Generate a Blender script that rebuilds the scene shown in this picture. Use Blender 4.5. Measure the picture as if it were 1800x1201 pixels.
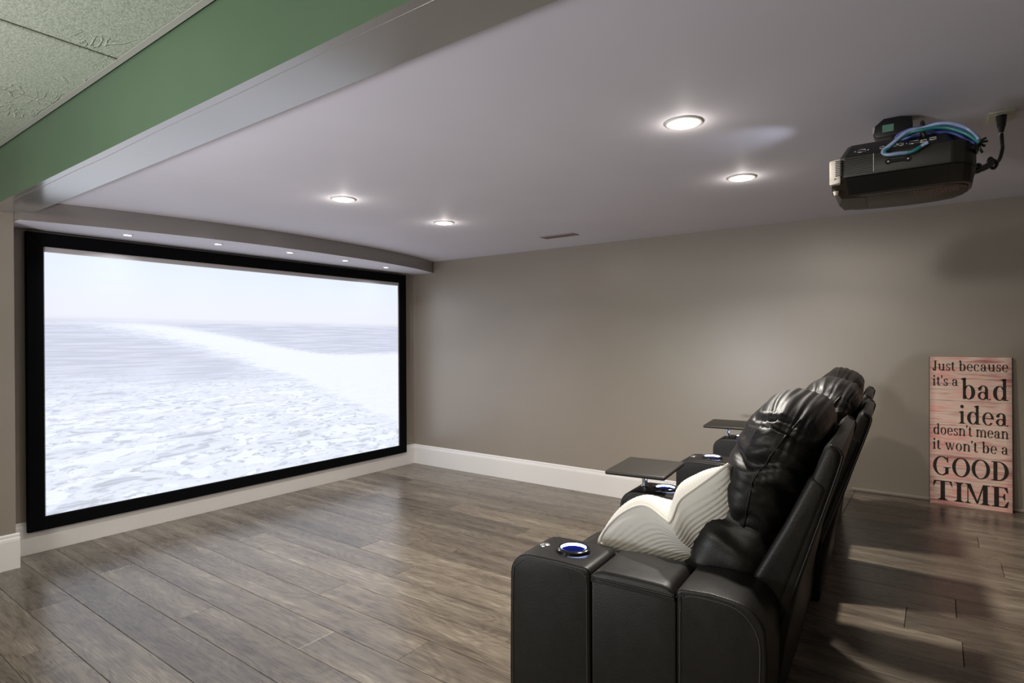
import bpy, bmesh, math, random
from math import sin, cos, pi, sqrt
from mathutils import Vector, Matrix, noise

for o in list(bpy.data.objects):
    bpy.data.objects.remove(o, do_unlink=True)
SC = bpy.context.scene
COL = SC.collection
random.seed(7)

# ------------------------------------------------------------------ camera, world, exposure
R_ = Vector((0.80722, 0.59023, -0.00420)).normalized()
F_ = Vector((-0.59020, 0.80726, -0.00331)).normalized()
R_ = (R_ - F_ * R_.dot(F_)).normalized()
U_ = R_.cross(F_)
CAM = Vector((4.1343, -4.0283, 1.1959))
cam = bpy.data.cameras.new('camera')
cam.sensor_width = 36
cam.lens = 1025.965 / 1800 * 36
cam.clip_start = 0.02
co = bpy.data.objects.new('camera', cam)
COL.objects.link(co)
m = Matrix.Identity(4)
for i in range(3):
    m[i][0] = R_[i]; m[i][1] = U_[i]; m[i][2] = -F_[i]; m[i][3] = CAM[i]
co.matrix_world = m
SC.camera = co

w = bpy.data.worlds.new('world'); SC.world = w; w.use_nodes = True
w.node_tree.nodes['Background'].inputs[0].default_value = (0.8, 0.85, 1, 1)
w.node_tree.nodes['Background'].inputs[1].default_value = 0.02
SC.view_settings.view_transform = 'Standard'
SC.view_settings.look = 'None'
SC.view_settings.gamma = 1
SC.view_settings.use_curve_mapping = False
SC.view_settings.exposure = 0.0

# light levels of the fixtures in view
P_DOWN = 17.0      # theatre downlights, watts
P_MINI = 2.2      # small lights under the bulkhead
E_SCREEN = 1.06    # projected picture

# lights outside the frame: two hanging bulbs of the adjoining room, two added fill lights
def room_light(kind, name, loc, energy, col, size=.1, sy=None, rot=(0, 0, 0), spread=180):
    ld = bpy.data.lights.new(name, kind); ld.energy = energy; ld.color = col
    if kind == 'POINT': ld.shadow_soft_size = size
    else:
        ld.size = size; ld.spread = math.radians(spread)
        if sy: ld.shape = 'RECTANGLE'; ld.size_y = sy
        else: ld.shape = 'DISK'
    lo = bpy.data.objects.new(name, ld); COL.objects.link(lo); lo.location = loc; lo.rotation_euler = rot
    return lo
room_light('POINT', 'hanging_bulb', (3.10, -6.9, 2.00), 92, (1, .91, .80), .16)
room_light('POINT', 'hanging_bulb', (3.25, -5.0, 1.90), 20, (1, .91, .80), .10)
room_light('AREA', 'added_ceiling_fill', (2.0, -4.9, .75), 52, (.93, .93, 1), .5, rot=(math.radians(180 - 32), 0, 0))  # unseen fill aimed upwards, added to brighten the ceiling
room_light('AREA', 'added_green_fill', (.27, -5.6, 1.05), 36, (.80, 1, .76), 1.8, 1.4, (0, math.radians(-128), 0))  # greenish fill added and tilted up for the tile ceiling; no door here

# room sizes
H = 1.935          # theatre ceiling
HT = 2.14          # tile ceiling
BZ = 1.874         # underside of beam
BY1, BY2 = -3.03, -3.204
RX, RZ = 3.70, 0.283   # riser edge and height
X1, Y1 = 7.2, -8.0

# ------------------------------------------------------------------ materials
def mat(name):
    m = bpy.data.materials.new(name); m.use_nodes = True
    nt = m.node_tree; b = nt.nodes['Principled BSDF']
    return m, nt, b
def N(nt, t, **k):
    n = nt.nodes.new(t)
    for a, v in k.items():
        if a in n.inputs: n.inputs[a].default_value = v
        else: setattr(n, a, v)
    return n
def ramp(nt, stops, interp='LINEAR'):
    r = nt.nodes.new('ShaderNodeValToRGB'); r.color_ramp.interpolation = interp
    e = r.color_ramp.elements
    while len(e) < len(stops): e.new(0.5)
    for i, (p, c) in enumerate(stops):
        e[i].position = p; e[i].color = (*c, 1) if len(c) == 3 else c
    return r
def coords(nt, scale=(1, 1, 1), out='Object'):
    tc = nt.nodes.new('ShaderNodeTexCoord'); mp = nt.nodes.new('ShaderNodeMapping')
    mp.inputs['Scale'].default_value = scale
    nt.links.new(tc.outputs[out], mp.inputs['Vector'])
    return mp
def bump(nt, b, h, strength=0.1, dist=0.01):
    bp = nt.nodes.new('ShaderNodeBump'); bp.inputs['Strength'].default_value = strength
    bp.inputs['Distance'].default_value = dist
    nt.links.new(h, bp.inputs['Height']); nt.links.new(bp.outputs[0], b.inputs['Normal'])
def paint(name, col, rough=0.5, bs=0.06, scale=220, var=0.04, spec=0.5):
    m, nt, b = mat(name)
    mp = coords(nt)
    n1 = N(nt, 'ShaderNodeTexNoise', Scale=1.3, Detail=3)
    nt.links.new(mp.outputs[0], n1.inputs['Vector'])
    c2 = tuple(c * (1 - var) for c in col); c3 = tuple(c * (1 + var) for c in col)
    r = ramp(nt, [(0.3, c2), (0.7, c3)])
    nt.links.new(n1.outputs['Fac'], r.inputs[0]); nt.links.new(r.outputs[0], b.inputs['Base Color'])
    b.inputs['Roughness'].default_value = rough
    b.inputs['Specular IOR Level'].default_value = spec
    n2 = N(nt, 'ShaderNodeTexNoise', Scale=scale, Detail=2)
    nt.links.new(mp.outputs[0], n2.inputs['Vector'])
    bump(nt, b, n2.outputs['Fac'], bs, 0.002)
    return m
def plain(name, col, rough=0.5, metal=0.0, spec=0.5):
    m, nt, b = mat(name)
    mp = coords(nt); n = N(nt, 'ShaderNodeTexNoise', Scale=60.0, Detail=2)
    nt.links.new(mp.outputs[0], n.inputs['Vector'])
    r = ramp(nt, [(0.3, tuple(c * .9 for c in col)), (0.7, tuple(min(1, c * 1.1) for c in col))])
    nt.links.new(n.outputs['Fac'], r.inputs[0]); nt.links.new(r.outputs[0], b.inputs['Base Color'])
    b.inputs['Roughness'].default_value = rough; b.inputs['Metallic'].default_value = metal
    b.inputs['Specular IOR Level'].default_value = spec
    return m
def emit(name, col, s):
    m, nt, b = mat(name)
    b.inputs['Base Color'].default_value = (*col, 1)
    b.inputs['Emission Color'].default_value = (*col, 1); b.inputs['Emission Strength'].default_value = s
    return m

M = {}
M['wall'] = paint('taupe_wall_paint', (.290, .250, .206), .34, .04, spec=.9)
M['soffit'] = paint('taupe_beam_paint', (.235, .22, .20), .24, .02, spec=.8)
M['soffit'].node_tree.nodes['Principled BSDF'].inputs['Coat Weight'].default_value = .8
M['soffit'].node_tree.nodes['Principled BSDF'].inputs['Coat Roughness'].default_value = .16
M['bulk'] = paint('bulkhead_paint', (.20, .178, .165), .26, .02, spec=.8)
M['bulk'].node_tree.nodes['Principled BSDF'].inputs['Coat Weight'].default_value = .8
M['bulk'].node_tree.nodes['Principled BSDF'].inputs['Coat Roughness'].default_value = .16
M['green'] = paint('green_cast_beam_face', (.066, .112, .064), .40, .03, var=.12)  # green cast of the adjoining room's light put into the beam colour
M['ceil'] = paint('white_ceiling_paint', (.72, .69, .75), .65, .04, spec=.12)
M['trim'] = paint('white_trim_gloss', (.80, .77, .74), .32, .01)
M['metal_trim'] = paint('grey_ceiling_angle', (.34, .33, .29), .4, .01)
M['dark'] = plain('dark_void', (.01, .01, .01), .9)
M['frame'] = plain('black_velvet_frame', (.0016, .0018, .0026), .8, spec=.1)
M['black'] = plain('black_plastic', (.010, .010, .009), .38)
M['trayb'] = plain('worn_brown_black_tray', (.022, .019, .016), .45)
M['blackg'] = plain('black_gloss', (.008, .008, .008), .16)
M['chrome'] = plain('chrome', (.75, .75, .78), .18, 1.0)
M['white'] = plain('white_plastic', (.62, .62, .52), .4)
M['lamp'] = emit('lamp_lens', (1, .97, .90), 16)
M['lampmini'] = emit('mini_lamp_lens', (.93, .95, 1), 7)
M['led'] = emit('blue_led', (.22, .27, 1.0), 6)
M['ledhot'] = emit('white_blue_led', (.42, .52, 1.0), 15)
M['vent'] = paint('painted_vent', (.30, .25, .26), .45, .01)
M['screenfab'] = paint('grey_screen_fabric', (.50, .47, .47), .8, .01)

def leather(name, col=(.0085, .0070, .0062), rough=.42):
    m, nt, b = mat(name)
    mp = coords(nt)
    v = N(nt, 'ShaderNodeTexVoronoi', Scale=420.0); nt.links.new(mp.outputs[0], v.inputs['Vector'])
    n = N(nt, 'ShaderNodeTexNoise', Scale=26.0, Detail=5); nt.links.new(mp.outputs[0], n.inputs['Vector'])
    a = N(nt, 'ShaderNodeMath', operation='MULTIPLY_ADD'); a.inputs[1].default_value = .35
    nt.links.new(n.outputs['Fac'], a.inputs[0]); nt.links.new(v.outputs['Distance'], a.inputs[2])
    bump(nt, b, a.outputs[0], .16, .0016)
    r = ramp(nt, [(.3, tuple(c * .85 for c in col)), (.7, tuple(c * 1.2 for c in col))])
    nt.links.new(n.outputs['Fac'], r.inputs[0]); nt.links.new(r.outputs[0], b.inputs['Base Color'])
    rr = N(nt, 'ShaderNodeMapRange'); rr.inputs['To Min'].default_value = rough - .05; rr.inputs['To Max'].default_value = rough + .09
    nt.links.new(n.outputs['Fac'], rr.inputs['Value']); nt.links.new(rr.outputs[0], b.inputs['Roughness'])
    b.inputs['Specular IOR Level'].default_value = .36
    return m
M['leather'] = leather('black_leather')
M['stitch'] = plain('dark_stitching', (.045, .041, .037), .5)

def wood_floor():
    m, nt, b = mat('cerused_oak')
    oi = nt.nodes.new('ShaderNodeObjectInfo')
    tc = nt.nodes.new('ShaderNodeTexCoord')
    off = N(nt, 'ShaderNodeVectorMath', operation='MULTIPLY_ADD')
    off.inputs[1].default_value = (37, 53, 11)
    cmb = nt.nodes.new('ShaderNodeCombineXYZ')
    for i in range(3): nt.links.new(oi.outputs['Random'], cmb.inputs[i])
    nt.links.new(cmb.outputs[0], off.inputs[0]); nt.links.new(tc.outputs['Object'], off.inputs[2])
    def mp(s):
        q = nt.nodes.new('ShaderNodeMapping'); q.inputs['Scale'].default_value = s
        nt.links.new(off.outputs[0], q.inputs['Vector']); return q
    # cathedral grain: rings of warped distance
    warp = N(nt, 'ShaderNodeTexNoise', Scale=1.0, Detail=2); q0 = mp((1.6, 5.5, 1)); nt.links.new(q0.outputs[0], warp.inputs['Vector'])
    mul = N(nt, 'ShaderNodeMath', operation='MULTIPLY'); mul.inputs[1].default_value = 30
    nt.links.new(warp.outputs['Fac'], mul.inputs[0])
    fr = N(nt, 'ShaderNodeMath', operation='PINGPONG'); fr.inputs[1].default_value = 1.0
    nt.links.new(mul.outputs[0], fr.inputs[0])
    fine = N(nt, 'ShaderNodeTexNoise', Scale=1.0, Detail=6, Roughness=.65); q1 = mp((9, 210, 1)); nt.links.new(q1.outputs[0], fine.inputs['Vector'])
    broad = N(nt, 'ShaderNodeTexNoise', Scale=1.0, Detail=3); q2 = mp((1.4, 13, 1)); nt.links.new(q2.outputs[0], broad.inputs['Vector'])
    mix1 = N(nt, 'ShaderNodeMath', operation='MULTIPLY_ADD'); mix1.inputs[1].default_value = .06
    nt.links.new(fr.outputs[0], mix1.inputs[0])
    m2 = N(nt, 'ShaderNodeMath', operation='MULTIPLY_ADD'); m2.inputs[1].default_value = .50
    nt.links.new(fine.outputs['Fac'], m2.inputs[0]); nt.links.new(m2.outputs[0], mix1.inputs[2])
    m3 = N(nt, 'ShaderNodeMath', operation='MULTIPLY'); m3.inputs[1].default_value = .40
    nt.links.new(broad.outputs['Fac'], m3.inputs[0]); nt.links.new(m3.outputs[0], m2.inputs[2])
    r = ramp(nt, [(.32, (.050, .038, .028)), (.43, (.112, .089, .067)), (.53, (.168, .138, .105)), (.66, (.33, .285, .225))])
    nt.links.new(mix1.outputs[0], r.inputs[0])
    hsv = nt.nodes.new('ShaderNodeHueSaturation')
    vr = N(nt, 'ShaderNodeMapRange'); vr.inputs['To Min'].default_value = .72; vr.inputs['To Max'].default_value = 1.22
    nt.links.new(oi.outputs['Random'], vr.inputs['Value']); nt.links.new(vr.outputs[0], hsv.inputs['Value'])
    nt.links.new(r.outputs[0], hsv.inputs['Color'])
    # knots
    kn = N(nt, 'ShaderNodeTexVoronoi', Scale=1.0); q3 = mp((1.5, 4.2, 1)); nt.links.new(q3.outputs[0], kn.inputs['Vector'])
    kr = ramp(nt, [(.02, (.35, .32, .3)), (.07, (1, 1, 1))]); nt.links.new(kn.outputs['Distance'], kr.inputs[0])
    mm = N(nt, 'ShaderNodeMix', data_type='RGBA', blend_type='MULTIPLY'); mm.inputs[0].default_value = 1
    nt.links.new(hsv.outputs[0], mm.inputs[6]); nt.links.new(kr.outputs[0], mm.inputs[7])
    nt.links.new(mm.outputs[2], b.inputs['Base Color'])
    rr = N(nt, 'ShaderNodeMapRange'); rr.inputs['To Min'].default_value = .23; rr.inputs['To Max'].default_value = .33
    nt.links.new(mix1.outputs[0], rr.inputs['Value']); nt.links.new(rr.outputs[0], b.inputs['Roughness'])
    bump(nt, b, mix1.outputs[0], .10, .0010)
    b.inputs['Specular IOR Level'].default_value = .6
    b.inputs['Coat Weight'].default_value = .0; b.inputs['Coat Roughness'].default_value = .2
    return m
M['floor'] = wood_floor()

def tile_mat():
    m, nt, b = mat('fissured_ceiling_tile')
    oi = nt.nodes.new('ShaderNodeObjectInfo'); tc = nt.nodes.new('ShaderNodeTexCoord')
    ad = N(nt, 'ShaderNodeVectorMath', operation='ADD'); nt.links.new(tc.outputs['Object'], ad.inputs[0]); nt.links.new(oi.outputs['Location'], ad.inputs[1])
    n = N(nt, 'ShaderNodeTexNoise', Scale=160.0, Detail=3); nt.links.new(ad.outputs[0], n.inputs['Vector'])
    mp = nt.nodes.new('ShaderNodeMapping'); mp.inputs['Rotation'].default_value = (0, 0, .5); mp.inputs['Scale'].default_value = (1.0, 2.3, 1)
    nt.links.new(ad.outputs[0], mp.inputs[0])
    wv = N(nt, 'ShaderNodeTexNoise', Scale=4.5, Detail=4, Distortion=1.2); nt.links.new(mp.outputs[0], wv.inputs['Vector'])
    pk = N(nt, 'ShaderNodeTexNoise', Scale=3.1, Detail=1); nt.links.new(ad.outputs[0], pk.inputs['Vector'])
    # thin worm-like ridges where noise crosses a level, only in patches
    s = N(nt, 'ShaderNodeMath', operation='SUBTRACT'); s.inputs[1].default_value = .5; nt.links.new(wv.outputs['Fac'], s.inputs[0])
    a = N(nt, 'ShaderNodeMath', operation='ABSOLUTE'); nt.links.new(s.outputs[0], a.inputs[0])
    wr = ramp(nt, [(.0, (1, 1, 1)), (.028, (0, 0, 0))]); nt.links.new(a.outputs[0], wr.inputs[0])
    pr = ramp(nt, [(.52, (0, 0, 0)), (.58, (1, 1, 1))]); nt.links.new(pk.outputs['Fac'], pr.inputs[0])
    mu = N(nt, 'ShaderNodeMath', operation='MULTIPLY'); nt.links.new(wr.outputs[0], mu.inputs[0]); nt.links.new(pr.outputs[0], mu.inputs[1])
    hh = N(nt, 'ShaderNodeMath', operation='MULTIPLY_ADD'); hh.inputs[1].default_value = 1.6
    nt.links.new(mu.outputs[0], hh.inputs[0]); nt.links.new(n.outputs['Fac'], hh.inputs[2])
    bump(nt, b, hh.outputs[0], .55, .004)
    r = ramp(nt, [(.3, (.215, .235, .175)), (.5, (.31, .335, .26)), (.7, (.40, .42, .34))]); nt.links.new(n.outputs['Fac'], r.inputs[0])
    nt.links.new(r.outputs[0], b.inputs['Base Color']); b.inputs['Roughness'].default_value = .85
    return m
M['tile'] = tile_mat()
M['tbar'] = paint('green_grey_grid_bar', (.19, .235, .19), .5, .01)

def ocean_mat():
    """the moving picture on the projection screen: pale sea, horizon, a foam wave"""
    m, nt, b = mat('projected_sea_picture')
    tc = nt.nodes.new('ShaderNodeTexCoord'); sp = nt.nodes.new('ShaderNodeSeparateXYZ')
    nt.links.new(tc.outputs['UV'], sp.inputs[0])
    U, V = sp.outputs[0], sp.outputs[1]      # U 0..1 left to right, V 0..1 bottom to top
    def math(op, a, b_=None, c=None):
        n = nt.nodes.new('ShaderNodeMath'); n.operation = op
        for i, x in enumerate((a, b_, c)):
            if x is None: continue
            if isinstance(x, (int, float)): n.inputs[i].default_value = x
            else: nt.links.new(x, n.inputs[i])
        return n.outputs[0]
    def smooth(x, lo, hi):
        n = nt.nodes.new('ShaderNodeMapRange'); n.interpolation_type = 'SMOOTHSTEP'
        nt.links.new(x, n.inputs['Value'])
        for k, v in (('From Min', lo), ('From Max', hi)):
            n.inputs[k].default_value = v
        return n.outputs[0]
    D = math('SUBTRACT', 1.0, V)             # depth from the top
    hz = .245
    g = math('MAXIMUM', math('SUBTRACT', D, hz), .002)     # below the horizon
    # perspective sea coordinates
    px = math('DIVIDE', math('SUBTRACT', U, .35), math('ADD', g, .08))
    py = math('DIVIDE', 1.0, math('ADD', g, .08))
    cmb = nt.nodes.new('ShaderNodeCombineXYZ'); nt.links.new(px, cmb.inputs[0]); nt.links.new(math('MULTIPLY', py, 1.3), cmb.inputs[1])
    def nz(scale, det, dist=0.0, rough=.5, rot=0.0, sc=(1, 1, 1)):
        mp = nt.nodes.new('ShaderNodeMapping'); mp.inputs['Rotation'].default_value = (0, 0, rot); mp.inputs['Scale'].default_value = sc
        nt.links.new(cmb.outputs[0], mp.inputs[0])
        n = N(nt, 'ShaderNodeTexNoise', Scale=scale, Detail=det, Distortion=dist, Roughness=rough)
        nt.links.new(mp.outputs[0], n.inputs['Vector']); return n.outputs['Fac']
    n1 = nz(4.6, 7, .7, .62, .3, (1, 1.5, 1)); n2 = nz(1.4, 4, .3); n3 = nz(19, 5, .5)
    # foam lace: ridged noise
    rid = math('SUBTRACT', 1.0, math('MULTIPLY', math('ABSOLUTE', math('SUBTRACT', n1, .46)), 13.0))
    lace = smooth(math('ADD', rid, math('MULTIPLY', math('SUBTRACT', n3, .5), 1.1)), -.1, .75)
    blot = smooth(math('ADD', n1, math('MULTIPLY', math('SUBTRACT', n3, .5), .5)), .50, .56)
    foam = math('MAXIMUM', math('MULTIPLY', lace, .75), blot)
    foam = math('MULTIPLY', foam, smooth(math('ADD', D, math('MULTIPLY', math('SUBTRACT', n2, .5), .22)), .42, .60))
    # the breaking wave: band between a lower-left edge and an upper-right edge
    wob = math('MULTIPLY', math('SUBTRACT', n1, .5), .16); wob2 = math('MULTIPLY', math('SUBTRACT', n3, .5), .06)
    e1 = math('ADD', math('ADD', math('MULTIPLY', math('POWER', U, 1.45), .62), .255), math('ADD', wob, wob2))
    e2 = math('ADD', math('ADD', math('MULTIPLY', smooth(U, .15, .78), .155), .262), math('ADD', wob2, 0.0))
    low = smooth(math('SUBTRACT', e1, D), -.03, .03)
    up = smooth(math('SUBTRACT', D, e2), -.008, .012)
    wave = math('MULTIPLY', low, up)
    tex = math('MULTIPLY_ADD', math('SUBTRACT', n3, .5), .35, .93)
    wave = math('MULTIPLY', wave, math('MINIMUM', tex, 1.0))
    foam = math('MAXIMUM', foam, wave)
    def mixc(f, a, b_):
        n = nt.nodes.new('ShaderNodeMix'); n.data_type = 'RGBA'
        nt.links.new(f, n.inputs[0])
        for i, x in ((6, a), (7, b_)):
            if isinstance(x, tuple): n.inputs[i].default_value = (*x, 1)
            else: nt.links.new(x, n.inputs[i])
        return n.outputs[2]
    ripple = nt.nodes.new('ShaderNodeMapping'); ripple.inputs['Scale'].default_value = (7, 120, 1)
    nt.links.new(tc.outputs['UV'], ripple.inputs[0])
    rn = N(nt, 'ShaderNodeTexNoise', Scale=1.0, Detail=4); nt.links.new(ripple.outputs[0], rn.inputs['Vector'])
    near = mixc(smooth(D, .45, .9), (.575, .605, .725), (.505, .555, .615))
    sea = mixc(smooth(rn.outputs['Fac'], .42, .6), near, (.67, .70, .84))
    sky = mixc(smooth(D, 0, hz), (.76, .83, .94), (.80, .82, .90))
    bg = mixc(smooth(D, hz - .012, hz + .03), sky, sea)
    col = mixc(foam, bg, (.86, .905, 1.03))
    nt.links.new(col, b.inputs['Emission Color']); b.inputs['Emission Strength'].default_value = E_SCREEN
    b.inputs['Base Color'].default_value = (.05, .05, .05, 1); b.inputs['Roughness'].default_value = .9
    b.inputs['Specular IOR Level'].default_value = .1
    return m
M['ocean'] = ocean_mat()

def sign_mat():
    m, nt, b = mat('rose_weathered_boards')
    mp = coords(nt, (1, 1, 1))
    s = coords(nt, (3.0, 1, 46)); n = N(nt, 'ShaderNodeTexNoise', Scale=1.0, Detail=6, Roughness=.6); nt.links.new(s.outputs[0], n.inputs['Vector'])
    s2 = coords(nt, (4, 1, 17)); n2 = N(nt, 'ShaderNodeTexNoise', Scale=1.0, Detail=3); nt.links.new(s2.outputs[0], n2.inputs['Vector'])
    r = ramp(nt, [(.34, (.30, .12, .115)), (.42, (.66, .30, .27)), (.50, (.88, .68, .57)), (.60, (.90, .42, .37)), (.70, (.95, .78, .66))])
    ad = N(nt, 'ShaderNodeMath', operation='MULTIPLY_ADD'); ad.inputs[1].default_value = .55
    h = N(nt, 'ShaderNodeMath', operation='MULTIPLY'); h.inputs[1].default_value = .47
    nt.links.new(n2.outputs['Fac'], h.inputs[0]); nt.links.new(n.outputs['Fac'], ad.inputs[0]); nt.links.new(h.outputs[0], ad.inputs[2])
    nt.links.new(ad.outputs[0], r.inputs[0])
    # printed board lines
    sx = nt.nodes.new('ShaderNodeSeparateXYZ'); nt.links.new(mp.outputs[0], sx.inputs[0])
    wob = N(nt, 'ShaderNodeMath', operation='MULTIPLY_ADD'); wob.inputs[1].default_value = 16.5
    nt.links.new(sx.outputs[2], wob.inputs[0]); wob.inputs[2].default_value = .3
    f = N(nt, 'ShaderNodeMath', operation='FRACT'); nt.links.new(wob.outputs[0], f.inputs[0])
    lr = ramp(nt, [(.0, (.25, .2, .18)), (.045, (1, 1, 1))]); nt.links.new(f.outputs[0], lr.inputs[0])
    # darker worn print at the side edges
    ab = N(nt, 'ShaderNodeMath', operation='ABSOLUTE'); nt.links.new(sx.outputs[0], ab.inputs[0])
    er = ramp(nt, [(.145, (1, 1, 1)), (.178, (.68, .6, .6))]); nt.links.new(ab.outputs[0], er.inputs[0])
    m1 = N(nt, 'ShaderNodeMix', data_type='RGBA', blend_type='MULTIPLY'); m1.inputs[0].default_value = 1
    m2 = N(nt, 'ShaderNodeMix', data_type='RGBA', blend_type='MULTIPLY'); m2.inputs[0].default_value = 1
    nt.links.new(r.outputs[0], m1.inputs[6]); nt.links.new(lr.outputs[0], m1.inputs[7])
    nt.links.new(m1.outputs[2], m2.inputs[6]); nt.links.new(er.outputs[0], m2.inputs[7])
    nt.links.new(m2.outputs[2], b.inputs['Base Color']); b.inputs['Roughness'].default_value = .7
    return m
M['sign'] = sign_mat()
M['ink'] = plain('dark_brown_ink', (.022, .014, .010), .7)
M['pillow'] = paint('cream_plush_fabric', (.66, .63, .585), .9, .5, 900, .03, .2)
M['cblue'] = plain('blue_cable', (.07, .10, .36), .35)
M['cslate'] = plain('slate_blue_cable', (.26, .33, .52), .35)
M['cteal'] = plain('teal_cable', (.02, .17, .18), .35)
M['label'] = plain('green_label', (.14, .30, .22), .5)
M['projbody'] = plain('dark_projector_plastic', (.013, .0125, .009), .45)
M['projrim'] = plain('brown_black_plastic', (.040, .030, .021), .45)
M['projside'] = plain('pale_projector_cheek', (.48, .44, .38), .4)

# ------------------------------------------------------------------ helpers
def link(name, bm, m, parent=None, smooth=False, auto=None):
    me = bpy.data.meshes.new(name)
    bmesh.ops.recalc_face_normals(bm, faces=bm.faces)
    bm.to_mesh(me); bm.free()
    o = bpy.data.objects.new(name, me); COL.objects.link(o)
    for x in (m if isinstance(m, (list, tuple)) else [m]): me.materials.append(x)
    if smooth:
        for p in me.polygons: p.use_smooth = True
        if auto:
            me.set_sharp_from_angle(angle=math.radians(auto))
    if parent: o.parent = parent
    return o
def empty(name, loc, rz=0):
    o = bpy.data.objects.new(name, None); COL.objects.link(o)
    o.location = loc; o.rotation_euler = (0, 0, rz); o.empty_display_size = .1
    return o
def tag(o, label=None, cat=None, group=None, kind=None):
    if label: o['label'] = label
    if cat: o['category'] = cat
    if group: o['group'] = group
    if kind: o['kind'] = kind
    return o
def box(bm, x0, x1, y0, y1, z0, z1, bev=0, seg=2, mi=0):
    n = bmesh.ops.create_cube(bm, size=1)
    vs = n['verts']
    for v in vs:
        v.co = Vector((x0 + (v.co.x + .5) * (x1 - x0), y0 + (v.co.y + .5) * (y1 - y0), z0 + (v.co.z + .5) * (z1 - z0)))
    fs = {f for v in vs for f in v.link_faces}
    for f in fs: f.material_index = mi
    if bev:
        es = list({e for v in vs for e in v.link_edges})
        bmesh.ops.bevel(bm, geom=es, offset=bev, segments=seg, profile=.6, affect='EDGES', material=-1)
def bx(*a, **k):
    bm = bmesh.new(); box(bm, *a, **k); return bm
def poly_extrude(bm, pts, axis_a, axis_b, axis_n, n0, n1, bev=0, seg=3, org=Vector((0, 0, 0)), mi=0):
    """polygon pts (a,b) extruded along axis_n from n0 to n1; rims bevelled"""
    A, B, Nn = Vector(axis_a), Vector(axis_b), Vector(axis_n)
    v0 = [bm.verts.new(org + A * p[0] + B * p[1] + Nn * n0) for p in pts]
    v1 = [bm.verts.new(org + A * p[0] + B * p[1] + Nn * n1) for p in pts]
    k = len(pts)
    fs = [bm.faces.new(v0), bm.faces.new(v1[::-1])]
    for i in range(k): fs.append(bm.faces.new((v0[i], v1[i], v1[(i + 1) % k], v0[(i + 1) % k])))
    for f in fs: f.material_index = mi
    bmesh.ops.recalc_face_normals(bm, faces=fs)
    if bev:
        es = list(fs[0].edges) + list(fs[1].edges)
        bmesh.ops.bevel(bm, geom=es, offset=bev, segments=seg, profile=.5, affect='EDGES', material=-1)
def cyl(bm, c, r, h, seg=24, r2=None, mi=0, axis=None):
    mt = Matrix.Translation(Vector(c) + Vector((0, 0, h / 2)))
    if axis is not None:
        q = Vector((0, 0, 1)).rotation_difference(Vector(axis)).to_matrix().to_4x4()
        mt = Matrix.Translation(Vector(c)) @ q @ Matrix.Translation((0, 0, h / 2))
    n = bmesh.ops.create_cone(bm, cap_ends=True, segments=seg, radius1=r, radius2=r if r2 is None else r2, depth=h, matrix=mt)
    for f in {f for v in n['verts'] for f in v.link_faces}: f.material_index = mi
def lathe(bm, prof, c=(0, 0, 0), seg=32, mi=0):
    rings = []
    for r, z in prof:
        rings.append([bm.verts.new((c[0] + r * cos(2 * pi * i / seg), c[1] + r * sin(2 * pi * i / seg), c[2] + z)) for i in range(seg)])
    for a, b in zip(rings, rings[1:]):
        for i in range(seg):
            f = bm.faces.new((a[i], a[(i + 1) % seg], b[(i + 1) % seg], b[i])); f.material_index = mi
    return rings
def smoothpath(pts, n=6, closed=False):
    P = [Vector(p) for p in pts]; out = []
    k = len(P)
    rng = range(k if closed else k - 1)
    for i in rng:
        p0 = P[(i - 1) % k] if (closed or i > 0) else P[i]
        p1 = P[i]; p2 = P[(i + 1) % k]
        p3 = P[(i + 2) % k] if (closed or i + 2 < k) else p2
        for j in range(n):
            t = j / n
            out.append(.5 * ((2 * p1) + (-p0 + p2) * t + (2 * p0 - 5 * p1 + 4 * p2 - p3) * t * t + (-p0 + 3 * p1 - 3 * p2 + p3) * t ** 3))
    if not closed: out.append(P[-1])
    return out
def tube(bm, pts, r, seg=8, closed=False, mi=0):
    P = [Vector(p) for p in pts]; k = len(P)
    rings = []; prev = None
    for i, p in enumerate(P):
        t = (P[(i + 1) % k] - P[i - 1]) if closed else (P[min(i + 1, k - 1)] - P[max(i - 1, 0)])
        t = t.normalized() if t.length > 1e-9 else Vector((0, 0, 1))
        if prev is None:
            a = t.cross(Vector((0, 0, 1)))
            if a.length < .1: a = t.cross(Vector((0, 1, 0)))
        else:
            a = prev - t * prev.dot(t)
        a.normalize(); prev = a; b = t.cross(a)
        rr = r(i / (k - 1)) if callable(r) else r
        rings.append([bm.verts.new(p + (a * cos(2 * pi * j / seg) + b * sin(2 * pi * j / seg)) * rr) for j in range(seg)])
    pairs = list(zip(rings, rings[1:])) + ([(rings[-1], rings[0])] if closed else [])
    for A, B in pairs:
        for j in range(seg):
            f = bm.faces.new((A[j], A[(j + 1) % seg], B[(j + 1) % seg], B[j])); f.material_index = mi
    if not closed:
        for R2 in (rings[0], rings[-1]):
            f = bm.faces.new(R2); f.material_index = mi

# ------------------------------------------------------------------ room shell
def struct(name, bm, m, parent=None, **k):
    o = link(name, bm, m, parent, **k)
    if not parent: o['kind'] = 'structure'
    return o
T = .12
bm = bmesh.new(); box(bm, -T, X1 + T, Y1 - T, T, -.12, -.022)
floor = struct('floor', bm, M['dark'])
bm = bmesh.new(); box(bm, RX + .012, X1, BY2, 0, -.02, RZ - .022)
riser = struct('floor_platform', bm, M['wall'])
riser['label'] = 'raised wooden seating platform behind the recliners'

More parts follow.
